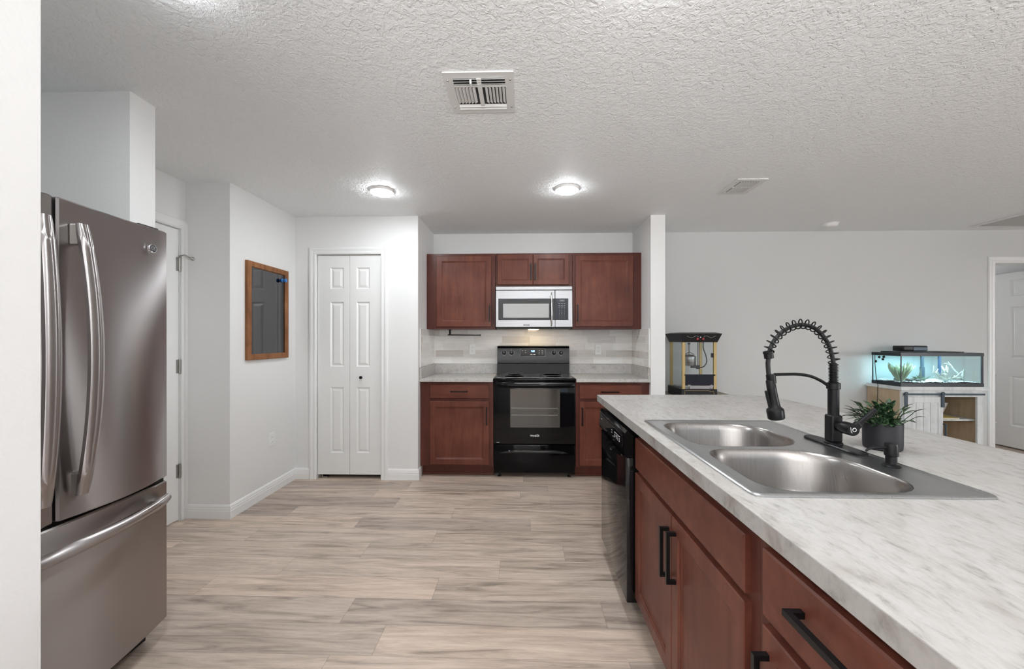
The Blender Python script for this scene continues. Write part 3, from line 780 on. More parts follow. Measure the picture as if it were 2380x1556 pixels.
# ------------------------------------------------------------ microwave
mx0, mx1, my = -.276, .478, 3.900
t = thing('microwave', (.1, 4.08, 1.402), 'stainless over-the-range microwave with a black window and keypad', 'microwave')
MB().box(mx0 + .004, mx1 - .004, my + .035, 4.260, 1.412, 1.824).build('microwave_body', BLACKP, t)
MB().box(mx0, mx1, my + .004, my + .034, 1.786, 1.822, .004).build('vent_strip', MSTEEL, t)
MB().box(mx0 + .02, mx1 - .02, my + .010, my + .05, 1.400, 1.412).build('bottom_vent', BLACKS, t)
px = lambda p: (p / 4.175 + 960 - 1190) / 235.6 - .115
pz = lambda y: 1.3 + (789 - (y / 4.175 + 560)) / 235.6
dx1 = px(1376)
dd = MB().box(mx0, dx1 - .001, my, my + .034, pz(840), 1.783, .004).build('microwave_door', MSTEEL, t)
MB().box(px(828), dx1 - .0005, my - .0025, my + .001, pz(770), pz(562), .001).build('door_glass', BLACKG, dd)
MB().box(px(875), px(1318), my - .0035, my - .002, pz(747), pz(612)).build('window', pr('microwave_window', (.17, .17, .17), .06, .9), dd)
cp = MB().box(dx1 + .001, mx1, my, my + .034, pz(840), 1.783, .004).build('control_panel', MSTEEL, t)
MB().box(dx1 + .001, px(1505), my - .0025, my + .001, pz(770), pz(562), .001).build('keypad_face', NAVY, cp)
MB().box(px(1418), px(1470), my - .0035, my - .002, pz(592), pz(573)).build('display', pr('lcd_grey', (.05, .06, .07), .3), cp)
text('display_digits', '10:41', .014, frame_y(px(1444), my - .0037, pz(582)), GMARK, cp, .0002)
for c in range(3):
    for r in range(10):
        x = px(1418 + c * 24); z = pz(612 + r * 16.5)
        if r < 3: MB().box(x - .008, x + .008, my - .0032, my - .002, z - .0022, z + .0022).build('key', GMARK, cp)
        else: text('key', '123456789A0B'[((r - 3) * 3 + c) % 12] if r < 7 else '•', .012, frame_y(x, my - .003, z), GMARK, cp, .0002)
pts = [(px(1342), my - .012 - .030 * math.sin(PI * i / 16) ** .6, pz(510) + (pz(825) - pz(510)) * i / 16) for i in range(17)]
MB().tube(pts, [.010] + [.0125] * 15 + [.010], 14, True, .75).build('door_handle', CHROME, dd, 60)
MB().box(px(1332), px(1352), my - .016, my, pz(540), pz(515)).box(px(1332), px(1352), my - .016, my, pz(820), pz(795)).build('handle_mount', CHROME, dd)
MB().box(px(1072), px(1130), my - .002, my, pz(824), pz(812)).build('brand_plate', pr('plate_dark', (.12, .12, .13), .3, .5), dd)
text('lettering', 'FRIGIDAIRE', .0085, frame_y(px(1101), my - .0025, pz(818)), WMARK, dd, .0002, .9)
text('crown_mark', 'A', .009, frame_y(px(1101), my - .0005, pz(806)), GMARK, dd, .0002, 1.4)
MB().box(.05, .15, 4.00, 4.06, 1.398, 1.402).build('cooktop_lamp', pr('warm_lamp', (1, .9, .7), .5, emis=(1, .74, .40), es=22), t)

# ------------------------------------------------------------ range
rx0, rx1 = -.279, .481
t = thing('electric_range', (.101, 3.98, 0), 'black freestanding electric range between the two base cabinets', 'range')
MB().box(rx0, rx1, 3.735, 4.255, .045, .905, .003).build('range_body', BLACKE, t)
ct = MB().box(rx0 - .006, rx1 + .006, 3.690, 4.175, .905, .936, .010).build('cooktop', BLACKE, t, 40)
MB().box(rx0 + .035, rx1 - .035, 3.735, 4.165, .9362, .9385, .001).build('cooktop_glass', BLACKG, ct)
MB().sweep([(rx0 + .028, 3.728), (rx1 - .028, 3.728), (rx1 - .028, 4.170), (rx0 + .028, 4.170)], [(0, .936), (0, .9395), (.007, .9395), (.007, .936)], lambda u, w_, d: Vector((u, w_, d)), True).build('chrome_edge', pr('dark_chrome', (.20, .20, .21), .2, 1.0), ct)
for x, y, r in ((-.09, 3.86, .10), (.29, 3.86, .085), (-.09, 4.06, .075), (.29, 4.06, .10)):
    MB().lathe([(r, .9386), (r, .9389), (r - .003, .9389), (r - .003, .9386)], (x, y, 0), 40).build('burner_ring', GMARK, ct)
# backguard
bgd = MB(); prof = [(4.255, .936), (4.158, .936), (4.165, 1.045), (4.150, 1.052), (4.168, 1.205), (4.182, 1.226), (4.215, 1.232), (4.255, 1.232)]
bgd.rings([[Vector((x, a, b)) for a, b in prof] for x in (rx0 + .002, rx1 - .002)])
g = bgd.build('backguard', BLACKE, t)
g.data.set_sharp_from_angle(angle=0.1)
MB().box(rx0 + .004, rx1 - .004, 4.146, 4.156, 1.038, 1.046).build('backguard_groove', BLACKS, g)
def yb(z): return 4.150 + .018 * (z - 1.052) / .153
tl = math.atan(.018 / .153)
for x in (-.205, -.127, .319, .394):
    z = 1.158; Mx = Matrix.Rotation(-tl, 4, 'X')
    k = MB().lathe([(.0, -.030), (.014, -.030), (.017, -.027), (.0195, -.006), (.021, 0.0)], (x, yb(z), z), 28, 'Y', Mx).build('control_knob', BLACKP, g, 40)
    MB().box(x - .003, x + .003, yb(z) - .036, yb(z) - .028, z - .016, z + .016, .001).build('knob_grip', BLACKP, k)
    MB().box(x - .001, x + .001, yb(z) - .0375, yb(z) - .0355, z + .002, z + .015).build('pointer', WMARK, k)
    m = MB()
    for i in range(16):
        a = 2 * PI * i / 16; cx, cz = x + .0285 * math.sin(a), z + .0285 * math.cos(a); s_ = .0011 if i % 4 else .0022
        m.box(cx - s_, cx + s_, yb(cz) - .0012, yb(cz) + .001, cz - s_, cz + s_)
    m.build('dial_marks', WMARK, g)
dp = MB().box(-.032, .226, 4.148, 4.165, 1.122, 1.196, .001).build('display_panel', BLACKG, g, M=Matrix.Translation((0, .0065, 0)))
fr = MB().sweep([(-.033, 1.121), (.227, 1.121), (.227, 1.197), (-.033, 1.197)], [(0, .0), (0, .0012), (-.002, .0012), (-.002, 0)], lambda u, w_, d: Vector((u, 4.1545 - d, w_)), True).build('panel_outline', GMARK, g)
text('clock_digits', '6:41', .026, frame_y(.097, 4.1538, 1.175), BLUED, g, .0003, .9, .0006)
m = MB()
for x, z in ((-.012, 1.182), (.020, 1.182), (.020, 1.160), (.165, 1.182), (.195, 1.182), (.165, 1.165), (.195, 1.165), (.165, 1.146), (.195, 1.146)):
    m.box(x - .006, x + .006, 4.1530, 4.1542, z - .0018, z + .0018)
for x in (.082, .112): m.box(x - .011, x + .011, 4.1530, 4.1542, 1.136, 1.142)
m.build('touch_keys', WMARK, g)
# oven door
od = MB().box(rx0, rx1, 3.700, 3.733, .322, .897, .005).build('oven_door', BLACKG, t, 30)
wx0, wx1 = -.125, .338
MB().box(wx0, wx1, 3.6985, 3.7005, .475, .835).build('oven_window', OVENWIN, od)
for z in (.590, .655): MB().box(wx0 + .01, wx1 - .02, 3.6975, 3.6990, z, z + .003).build('oven_rack', NICKEL, od)
# door handle: broad shallow bow across the top
hp = []; n = 20
for i in range(n + 1):
    f = i / n; x = rx0 + .012 + (rx1 - rx0 - .024) * f; b = math.sin(PI * f) ** .4
    y = 3.692 - .034 * b
    hp.append([Vector((x, y + a, z)) for a, z in ((.010, .885), (-.004, .889), (-.010, .878), (-.008, .858), (.0, .850), (.012, .852))])
MB().rings(hp).build('door_handle', BLACKE, od, 40)
text('lettering', 'Whirlpool', .022, frame_y(.103, 3.6985, .398), WMARK, od, .0004, .92, .0004)
MB().tube([(.128 + .016 * math.cos(a / 10 * PI), 3.6980, .399 + .012 * math.sin(a / 10 * PI)) for a in range(-2, 13)], .0008, 6).build('ring_mark', WMARK, od)
MB().box(rx0 + .026, rx0 + .052, 3.6990, 3.7005, .330, .336).build('model_plate', GMARK, od)
# storage drawer with a carved bright handle lip
sd = MB().box(rx0 + .003, rx1 - .003, 3.703, 3.735, .050, .312, .006).build('storage_drawer', BLACKE, t, 30)
pp = []
for i in range(25):
    f = i / 24; x = rx0 + .055 + (rx1 - rx0 - .11) * f; e = min(1, min(f, 1 - f) / .22); e = e * e * (3 - 2 * e)
    y = 3.703 - .018 * e; z = .232 + .022 * e
    hh = .004 + .012 * e
    pp.append([Vector((x, 3.704, z + .010)), Vector((x, y + .002, z + .006)), Vector((x, y, z)), Vector((x, y + .006, z - hh)), Vector((x, 3.704, z - hh - .006))])
MB().rings(pp).build('drawer_handle', pr('glossy_dark_grip', (.05, .05, .052), .12, .6), sd, 40)
for x in (rx0 + .05, rx1 - .05): MB().lathe([(.018, 0), (.018, .008), (.008, .010), (.008, .046)], (x, 3.76, 0), 16).build('foot', BLACKP, t)

# ------------------------------------------------------------ island
XF = .531           # face-frame plane of the island cabinets (fronts stand at XF-.019)
fi = fmx(XF)
CZ0, CZ1 = .890, .930
hole = [(.558, .965), (.558, 1.782), (1.088, 1.782), (1.088, .965)]
outer = [(.49, -.55), (1.61, -.55), (1.61, 2.30)]
for i in range(9):
    a = PI / 2 * i / 8; outer.append((1.43 + .18 * math.cos(a), 2.44 + .24 * math.sin(a)))
outer.append((.49, 2.65))
t = thing('island_countertop', (1.05, 1.2, CZ0), 'long pale stone laminate island countertop with a rounded far corner', 'countertop')
island_top = t
m = MB().plate(outer, [hole], CZ0 + .0005, CZ1); m.build('work_surface', LAM, t)
# front edge band
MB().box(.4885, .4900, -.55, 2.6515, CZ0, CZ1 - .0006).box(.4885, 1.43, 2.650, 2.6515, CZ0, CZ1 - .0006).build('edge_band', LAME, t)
# sink base
t = thing('sink_base_cabinet', (.85, 1.38, 0), 'cherry sink cabinet with two doors next to the dishwasher', 'cabinet')
MB().box(XF, XF + .02, .905, 1.845, .105, .889).box(XF + .02, 1.14, .905, .923, .105, .889).box(XF + .02, 1.14, 1.827, 1.845, .105, .889).box(1.12, 1.14, .923, 1.827, .105, .889).box(XF + .02, 1.12, .923, 1.827, .105, .123).build('cabinet_box', CABD, t)
MB().box(.60, .612, .905, 1.845, 0, .105).build('toe_kick', CABD, t)
slab_front('false_drawer_front', .938, 1.838, .708, .846, fi, t)
d = cab_door('cabinet_door', 1.390, 1.838, .108, .688, fi, t); pull(fi, 1.415, 1.415, .462, .636, d, out=.032, b=.006)
d = cab_door('cabinet_door', .938, 1.386, .108, .688, fi, t); pull(fi, 1.352, 1.352, .474, .648, d, out=.032, b=.006)
# drawer base nearest the camera
t = thing('base_cabinet', (.85, .66, 0), 'cherry island cabinet with a drawer, nearest the viewer', 'cabinet')
MB().box(XF, 1.14, .402, .904, .105, .889).build('cabinet_box', CABD, t)
MB().box(.60, .612, .402, .904, 0, .105).build('toe_kick', CABD, t)
d = slab_front('drawer_front', .422, .868, .708, .852, fi, t); pull(fi, .566, .748, .795, .795, d, out=.034, b=.006)
d = cab_door('cabinet_door', .422, .868, .108, .688, fi, t); pull(fi, .846, .846, .46, .640, d, out=.032, b=.006)
t = thing('base_cabinet', (.85, -.05, 0), 'cherry island cabinet beside and behind the viewer', 'cabinet')
MB().box(XF, 1.14, -.50, .400, .105, .889).build('cabinet_box', CABD, t)
MB().box(.60, .612, -.50, .400, 0, .105).build('toe_kick', CABD, t)
d = slab_front('drawer_front', -.48, .38, .708, .852, fi, t); d = cab_door('cabinet_door', -.48, .38, .108, .688, fi, t)
# back and end panels of the island
wallbox('wall_island', (1.145, 1.262, -.50, 2.56, 0, .889))
MB().box(XF, 1.14, 2.475, 2.56, 0, .889).build('end_panel', CABD, island_top)

# dishwasher
t = thing('dishwasher', (.80, 2.15, 0), 'black dishwasher built into the island beside the sink cabinet', 'dishwasher')
MB().box(.535, 1.10, 1.862, 2.455, .10, .865).build('tub', BLACKS, t)
MB().box(.60, .62, 1.86, 2.455, .0, .10).build('kick_plate', BLACKS, t)
dwd = MB().box(.478, .534, 1.850, 2.450, .075, .748, .006).build('dishwasher_door', BLACKG, t, 30)
pf = [(.534, .748), (.482, .748), (.470, .762), (.466, .775), (.470, .862), (.480, .876), (.534, .876)]
cp = MB().rings([[Vector((a, y, b)) for a, b in pf] for y in (1.850, 2.450)]).build('control_panel', BLACKE, t)
MB().box(.4640, .468, 1.885, 2.40, .792, .846, .001).build('console_face', BLACKG, cp)
m = MB()
for i, y in enumerate((1.935, 1.965, 1.995, 2.025)):
    m.box(.4630, .4642, y - .008, y + .008, .826, .829)
    for k in range(3): m.box(.4630, .4642, y - .006 + (i % 2) * .003, y + .005, .802 + k * .007, .8045 + k * .007)
m.box(.4630, .4642, 2.09, 2.104, .822, .825).box(.4630, .4642, 2.09, 2.104, .810, .812)
m.build('button_marks', WMARK, cp)
MB().tube([(.4635, 2.368 + .006 * math.cos(a / 6 * PI), .826 + .004 * math.sin(a / 6 * PI)) for a in range(13)], .0010, 6).build('maker_mark', CHROME, cp)
hp = []
for i in range(17):
    f = i / 16; y = 1.885 + .53 * f; s_ = math.sin(PI * f) ** .5
    z = .752 - .030 * s_
    hp.append([Vector((.479, y, .750)), Vector((.466, y, .752)), Vector((.468, y, z)), Vector((.479, y, z - .004))])
MB().rings(hp).build('pocket_handle', BLACKE, dwd, 50)

# ------------------------------------------------------------ sink
t = thing('kitchen_sink', (.82, 1.373, .93), 'double bowl stainless steel drop-in sink in the island countertop', 'sink')
def rr(x0, x1, y0, y1, r, n=6, e=None):
    rs = r if isinstance(r, (list, tuple)) else [r] * 4
    pts = []
    for (cx, cy, a0, q) in ((x1 - rs[0], y1 - rs[0], 0, rs[0]), (x0 + rs[1], y1 - rs[1], PI / 2, rs[1]), (x0 + rs[2], y0 + rs[2], PI, rs[2]), (x1 - rs[3], y0 + rs[3], 1.5 * PI, rs[3])):
        for i in range(n + 1):
            a = a0 + PI / 2 * i / n; pts.append((cx + q * math.cos(a), cy + q * math.sin(a)))
    return pts
bowls = [(.588, .985, 1.372, 1.752), (.588, .985, .968, 1.340)]
ZD = .9345
holes = [rr(a, b, c, d, (.135, .085, .085, .135) if i == 0 else (.15, .085, .085, .10)) for i, (a, b, c, d) in enumerate(bowls)]
m = MB().plate(rr(.541, 1.102, .944, 1.806, .022), holes, ZD - .0035, ZD); m.build('sink_deck', SINKD, t, 40)
# raised rolled rim around the deck
m = MB().sweep(rr(.541, 1.102, .944, 1.806, .022), [(-.0015, .9305), (-.0015, .934), (.003, .9372), (.008, .9372), (.012, .9345), (.012, .9305)], lambda u, w_, d: Vector((u, w_, d)), True)
m.build('rim', SINKD, t, 50)
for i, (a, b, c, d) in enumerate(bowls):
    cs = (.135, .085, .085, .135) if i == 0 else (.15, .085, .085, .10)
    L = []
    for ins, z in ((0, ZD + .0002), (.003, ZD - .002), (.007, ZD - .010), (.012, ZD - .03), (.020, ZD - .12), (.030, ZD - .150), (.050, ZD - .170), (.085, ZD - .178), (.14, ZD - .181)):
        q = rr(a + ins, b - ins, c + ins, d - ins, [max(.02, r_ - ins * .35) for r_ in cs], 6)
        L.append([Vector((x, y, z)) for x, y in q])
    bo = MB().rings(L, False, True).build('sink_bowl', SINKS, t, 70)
    cx, cy = (a + b) / 2 + .04, (c + d) / 2
    MB().lathe([(.045, ZD - .1795), (.043, ZD - .1775), (.036, ZD - .1785), (.034, ZD - .1845), (0, ZD - .1845)], (cx, cy, 0), 32).build('drain', CHROME, bo, 40)

# ------------------------------------------------------------ faucet
fxc, fyc = 1.064, 1.392
t = thing('kitchen_faucet', (fxc, fyc, ZD), 'matte black spring-neck kitchen faucet with pull-down sprayer and side lever', 'faucet')
pl = []
for sgn in (1, -1):
    for i in range(9):
        a = -PI / 2 + PI * i / 8
        pl.append((fxc + sgn * .0 + .026 * -math.sin(a) * sgn, fyc + sgn * (.092 + .036 * math.cos(a))))
def pill(ins): return [(fxc + (x - fxc) * (1 - ins / .028), y - (ins if y > fyc else -ins)) for x, y in pl]
MB().rings([[Vector((x, y, z)) for x, y in pill(i_)] for i_, z in ((0, ZD), (0, ZD + .005), (.003, ZD + .008))]).build('deck_plate', BLACKM, t, 40)
MB().lathe([(.0265, ZD + .008), (.0265, ZD + .012), (.0220, ZD + .015)], (fxc, fyc, 0), 40).box(fxc - .0195, fxc + .0195, fyc - .0195, fyc + .0195, ZD + .013, 1.042, .008, 4).build('faucet_body', BLACKM, t, 40)
MB().lathe([(.0162, 1.040), (.0162, 1.150)], (fxc, fyc, 0), 32).build('riser_tube', BLACKM, t, 40)
MB().lathe([(.0164, 1.128), (.0200, 1.130), (.0200, 1.150), (.0145, 1.152)], (fxc, fyc, 0), 32).build('collar', BLACKM, t, 40)
# tight spring / thread section
m = MB(); pr_ = [(.0105, 1.150)]
for i in range(13): z = 1.152 + i * .0050; pr_ += [(.0105, z), (.0142, z + .0012), (.0142, z + .0026), (.0105, z + .0038)]
pr_.append((.0080, 1.219)); m.lathe(pr_, (fxc, fyc, 0), 28); m.build('threaded_collar', BLACKM, t, 40)
# arch of the hose in the plane Y = fyc
ctrl = [(1.064, 1.150), (1.064, 1.215), (1.058, 1.250), (1.046, 1.285), (1.024, 1.317), (.995, 1.341), (.957, 1.350), (.920, 1.342), (.888, 1.322), (.862, 1.292), (.848, 1.258)]
def catmull(P, n=10):
    out = []; Q = [P[0]] + P + [P[-1]]
    for i in range(1, len(Q) - 2):
        for k in range(n):
            s_ = k / n; a, b, c, d = (Vector(q) for q in Q[i - 1:i + 3])
            out.append(.5 * ((2 * b) + (-a + c) * s_ + (2 * a - 5 * b + 4 * c - d) * s_ * s_ + (-a + 3 * b - 3 * c + d) * s_ ** 3))
    out.append(Vector(P[-1])); return out
arc = [Vector((x, fyc, z)) for x, z in [tuple(p) for p in catmull([Vector((a, b)) for a, b in ctrl], 10)]]
MB().tube(arc, .0066, 14, True).build('hose', BLACKP, t, 60)
# loose spring coiled around the hose
def path_at(P, s_):
    acc = 0
    for i in range(len(P) - 1):
        l = (P[i + 1] - P[i]).length
        if acc + l >= s_: f = (s_ - acc) / l; return P[i].lerp(P[i + 1], f), (P[i + 1] - P[i]).normalized()
        acc += l
    return P[-1], (P[-1] - P[-2]).normalized()
tot = sum((arc[i + 1] - arc[i]).length for i in range(len(arc) - 1)); st = .068; turns = 17; hel = []
for i in range(turns * 18 + 1):
    f = i / (turns * 18); p, tg = path_at(arc, st + (tot - st) * f)
    n2 = tg.cross(Vector((0, 1, 0))).normalized(); a = 2 * PI * turns * f
    hel.append(p - n2 * .003 + .0160 * (n2 * math.cos(a) + Vector((0, 1, 0)) * math.sin(a)))
MB().tube(hel, .0021, 8, True).build('coil_spring', BLACKM, t, 60)
MB().lathe([(.0080, -.014), (.0145, -.012), (.0145, .004), (.0165, .005), (.0165, .012), (.012, .014)], (.8455, fyc, 1.246), 24, 'Z', Matrix.Rotation(math.radians(-8), 4, 'Y')).build('spring_nut', BLACKM, t, 40)
MB().tube([(.846, fyc, 1.250), (.843, fyc, 1.215), (.845, fyc, 1.185), (.852, fyc, 1.150), (.856, fyc, 1.130)], .0072, 14).build('lower_hose', BLACKP, t, 60)
# holder arm
ap = [Vector((x, fyc, z)) for x, z in [tuple(p) for p in catmull([Vector(q) for q in ((.866, 1.178), (.90, 1.179), (.945, 1.179), (.985, 1.173), (1.020, 1.158), (1.047, 1.140))], 6)]]
MB().tube(ap, .0052, 10, True, 1.3).build('holder_arm', BLACKM, t, 60)
MB().lathe([(.0105, -.016), (.0145, -.015), (.0145, .015), (.0105, .016)], (.854, fyc, 1.163), 24, 'Z', Matrix.Rotation(math.radians(-6), 4, 'Y')).build('holder_clip', BLACKM, t, 40)
Mh = Matrix.Rotation(math.radians(-9), 4, 'Y')
sh = MB().lathe([(.0100, .068), (.0140, .062), (.0148, .020), (.0170, -.018), (.0188, -.030), (.0250, -.036), (.0268, -.042), (.0258, -.068), (.0230, -.071)], (.861, fyc, 1.095), 32, 'Z', Mh)
# head axis: top leans away from the basin centre
shb = sh.build('spray_head', BLACKM, t, 40)
MB().lathe([(.0175, -.077), (.0175, -.070)], (.861, fyc, 1.095), 28, 'Z', Mh).build('nozzle', pr('nozzle_white', (.62, .62, .60), .5), shb, 40)
MB().box(-.0215, -.012, -.006, .006, -.028, .032, .003).xf(Matrix.Translation((.861, fyc, 1.095)) @ Mh @ Matrix.Rotation(math.radians(-4), 4, 'Y')).build('spray_button', BLACKM, shb)
# lever on the near side
hz = 1.006; hx = fxc + .004
hc_ = MB().lathe([(.0165, .006), (.0165, -.010), (.0195, -.012), (.0205, -.016), (.0205, -.052), (.0190, -.055), (0, -.055)], (hx, fyc - .024, hz), 36, 'Y').build('lever_hub', BLACKM, t, 40)
lv = MB().box(-.008, .008, -.005, .005, .012, .100, .003)
lv.xf(Matrix.Translation((hx, fyc - .024 - .048, hz)) @ Matrix.Rotation(math.radians(49), 4, 'Y'))
lv.build('lever', BLACKM, t)
MB().box(-.012, .012, -.008, .005, .006, .030, .003).xf(Matrix.Translation((hx, fyc - .024 - .047, hz)) @ Matrix.Rotation(math.radians(49), 4, 'Y')).build('lever_root', BLACKM, t)
yl = fyc - .024 - .0555
MB().tube([(hx + .002 + .0058 * math.cos(2 * PI * i / 20), yl, hz + .0058 * math.sin(2 * PI * i / 20)) for i in range(21)], .0011, 6).tube([(hx - .010, yl, hz + .008), (hx - .008, yl, hz - .008), (hx - .004, yl, hz - .010)], .0009, 6).build('round_mark', WMARK, hc_)

# soap dispenser
sx, sy = 1.055, 1.168
t = thing('soap_dispenser', (sx, sy, ZD), 'short black pump soap dispenser on the sink deck near the faucet', 'soap dispenser')
MB().lathe([(.0215, ZD), (.0220, ZD + .003), (.018, ZD + .007), (.0130, ZD + .009), (.0130, ZD + .030), (.0150, ZD + .032), (.0155, ZD + .034)], (sx, sy, 0), 36).build('collar', BLACKM, t, 40)
MB().lathe([(.0135, ZD + .030), (.0160, ZD + .032), (.0160, ZD + .060), (.0145, ZD + .066), (.0, ZD + .067)], (sx, sy, 0), 36).build('pump_head', BLACKM, t, 40)
MB().tube([(sx - .015, sy, ZD + .054), (sx - .045, sy, ZD + .055), (sx - .062, sy, ZD + .051), (sx - .071, sy, ZD + .044)], [.0045, .0040, .0034, .0030], 12, True, 1.2).build('spout', BLACKM, t, 50)

# ------------------------------------------------------------ potted plant
pcx, pcy = 1.213, 1.375
t = thing('potted_plant', (pcx, pcy, .93), 'round charcoal pot with a leafy striped green plant beside the faucet', 'plant')
MB().lathe([(.046, .9302), (.0505, .934), (.0520, .95), (.0525, 1.018), (.0515, 1.0205), (.0490, 1.018), (.0480, .99), (.0, .99)], (pcx, pcy, 0), 56).build('pot', POT, t, 40)
MB().lathe([(.0475, .992), (.04, .998), (.02, 1.002), (0, 1.003)], (pcx, pcy, 0), 32).build('soil', SOIL, t, 60)
random.seed(11)
m = MB()
def leafblade(m, p, d, up, ln, wd, curl):
    d = d.normalized(); side = d.cross(up).normalized(); nrm = side.cross(d).normalized(); n = 8; rows = []
    for i in range(n + 1):
        f = i / n; w_ = wd * math.sin(PI * min(1, f * .93 + .05)) ** .75 * (1 - .25 * f)
        w_ *= 1 + .10 * math.sin(f * 24)
        c = p + d * ln * f * (1 - .12 * curl * f) - nrm * curl * ln * f * f * .55
        rows.append([m.b.verts.new(c - side * w_ + nrm * w_ * .35), m.b.verts.new(c), m.b.verts.new(c + side * w_ + nrm * w_ * .35)])
    for a, b in zip(rows, rows[1:]):
        m.b.faces.new((a[0], a[1], b[1], b[0])); m.b.faces.new((a[1], a[2], b[2], b[1]))
for i in range(120):
    a = random.uniform(0, 2 * PI); el = random.uniform(.25, 1.35); r0 = random.uniform(.0, .034)
    base = Vector((pcx + r0 * math.cos(a), pcy + r0 * math.sin(a), 1.005))
    d = Vector((math.cos(a) * math.cos(el), math.sin(a) * math.cos(el), math.sin(el)))
    lean = Vector((-.50, .10, 0.1)) ; d = (d + lean).normalized()
    stem = random.uniform(.018, .075)
    q = base + d * stem
    m.tube([base, q], .0012, 5)
    leafblade(m, q, d + Vector((0, 0, -.12)), Vector((0, 0, 1)), random.uniform(.026, .043), random.uniform(.0065, .0105), random.uniform(.3, .8))
m.build('foliage', LEAF, t, 60)

# ------------------------------------------------------------ side table and popcorn machine
t = thing('side_table', (1.70, 3.95, 0), 'grey-brown wooden side table under the popcorn machine', 'table')
MB().box(1.36, 2.05, 3.66, 4.24, .725, .750, .003).build('tabletop', TABLEW, t)
for x in (1.39, 1.97):
    for y in (3.69, 4.16): MB().box(x, x + .05, y, y + .05, 0, .725).build('leg', TABLEW, t)
ax0, ax1, ay0, ay1 = 1.480, 1.795, 3.735, 4.055
t = thing('popcorn_machine', ((ax0 + ax1) / 2, 3.9, .75), 'black and gold countertop popcorn machine with glass sides on the side table', 'popcorn machine')
bs = MB().box(ax0 - .012, ax1 + .004, ay0 - .004, ay1 + .02, .752, .835, .003).build('base', BLACKP, t)
m = MB()
for a, b in (((ax0 + .02, .775), (ax0 + .02, .822)), ((ax0 + .02, .822), (ax0 + .24, .822)), ((ax0 + .24, .822), (ax0 + .26, .812)), ((ax0 + .26, .812), (ax1 - .03, .815)), ((ax1 - .03, .815), (ax1 - .025, .775))):
    m.cyl((a[0], ay0 - .0045, a[1]), (b[0], ay0 - .0045, b[1]), .0015, seg=6)
m.build('painted_scroll', GOLD, bs)
for x in (ax0, ax1 - .026):
    for y in (ay0, ay1 - .022): MB().box(x, x + .026, y, y + .022, .835, 1.275, .002).build('corner_post', GOLD, t)
# flared roof
def rect(x0, x1, y0, y1, z): return [Vector((x0, y0, z)), Vector((x1, y0, z)), Vector((x1, y1, z)), Vector((x0, y1, z))]
rf = MB().rings([rect(ax0 - .004, ax1 + .004, ay0 - .006, ay1 + .006, 1.272), rect(ax0 - .034, ax1 + .036, ay0 - .030, ay1 + .030, 1.352), rect(ax0 - .030, ax1 + .030, ay0 - .02, ay1 + .02, 1.353), rect(ax0 - .005, ax1 + .005, ay0 + .03, ay1 - .01, 1.364)]).build('roof', BLACKP, t)
def yr(z): return ay0 - .0065 - .024 * (z - 1.272) / .08
m = MB()
for sgn in (-1, 1):
    cx = (ax0 + ax1) / 2 + .005
    pts = [(cx + sgn * (.022 + .011 * i), yr(1.322) - .001, 1.322 + .009 * math.sin(i * .75)) for i in range(11)]
    m.tube(pts, .0016, 6)
m.build('painted_scroll', pr('grey_paint', (.28, .27, .26), .5), rf)
for dx in (-.026, .026): MB().cyl(((ax0 + ax1) / 2 + dx, yr(1.30) - .008, 1.303), ((ax0 + ax1) / 2 + dx, yr(1.30) + .004, 1.303), .0095, seg=16).build('switch', RED, rf, 40)
MB().cyl(((ax0 + ax1) / 2, yr(1.318) - .004, 1.318), ((ax0 + ax1) / 2, yr(1.318) + .004, 1.318), .005, seg=12).build('indicator', WMARK, rf)
# panes
MB().box(ax0 + .010, ax0 + .013, ay0 + .022, ay1 - .022, .84, 1.27).build('side_pane', PANE, t)
MB().box(ax1 - .013, ax1 - .010, ay0 + .022, ay1 - .022, .84, 1.27).build('side_pane', PANE, t)
MB().box(ax0 + .026, ax1 - .026, ay0 + .008, ay0 + .010, .98, 1.27).build('front_door', PANE, t)
MB().box(ax0 + .024, ax1 - .024, ay0 + .002, ay0 + .012, .868, .972, .002).build('serving_flap', NAVY, t)
m = MB().box(ax0 + .024, ax1 - .024, ay0 - .002, ay0 + .010, .858, .868).box(ax0 + .065, ax1 - .07, ay0 - .006, ay0 + .006, .838, .860); m.build('drip_tray', MSTEEL, t)
for x in (ax0 + .05, ax1 - .06): MB().box(x, x + .022, ay0 - .004, ay0 + .001, .866, .876).build('hinge', MSTEEL, t)
m = MB().cyl((ax0 + .018, ay0 - .003, .966), (ax0 + .03, ay0 - .003, .966), .006, seg=12).cyl((ax1 - .03, ay0 - .003, .966), (ax1 - .016, ay0 - .003, .966), .006, seg=12); m.build('latch', BLACKP, t)
# kettle, stirrer, cable
kx, ky = ax0 + .118, ay0 + .14
kt = MB().lathe([(.060, 1.045), (.063, 1.05), (.063, 1.125), (.066, 1.128), (.066, 1.133), (.060, 1.135), (.045, 1.148), (.010, 1.152)], (kx, ky, 0), 36).build('kettle', MSTEEL, t, 40)
MB().cyl((kx, ky, 1.150), (kx, ky, 1.262), .0035, seg=8).cyl((kx, ky, 1.250), (kx, ky, 1.266), .012, seg=12).build('stirrer_rod', BLACKP, kt)
MB().tube([(kx - .045, ky - .01, 1.152), (kx - .02, ky - .012, 1.165), (kx, ky - .012, 1.176), (kx + .02, ky - .012, 1.165), (kx + .045, ky - .01, 1.152)], .003, 8).cyl((kx - .060, ky - .03, 1.135), (kx - .038, ky - .03, 1.135), .009, seg=12).build('kettle_lid_handle', BLACKP, kt)
MB().cyl((ax0 + .190, ay0 + .11, 1.03), (ax0 + .190, ay0 + .11, 1.272), .0035, seg=8).box(ax0 + .175, ax0 + .205, ay0 + .10, ay0 + .12, 1.015, 1.050).build('hanger_rod', BLACKP, t)
MB().box(kx - .005, kx + .065, ky - .06, ky - .04, 1.025, 1.045, .004).build('kettle_grip', BLACKP, kt)
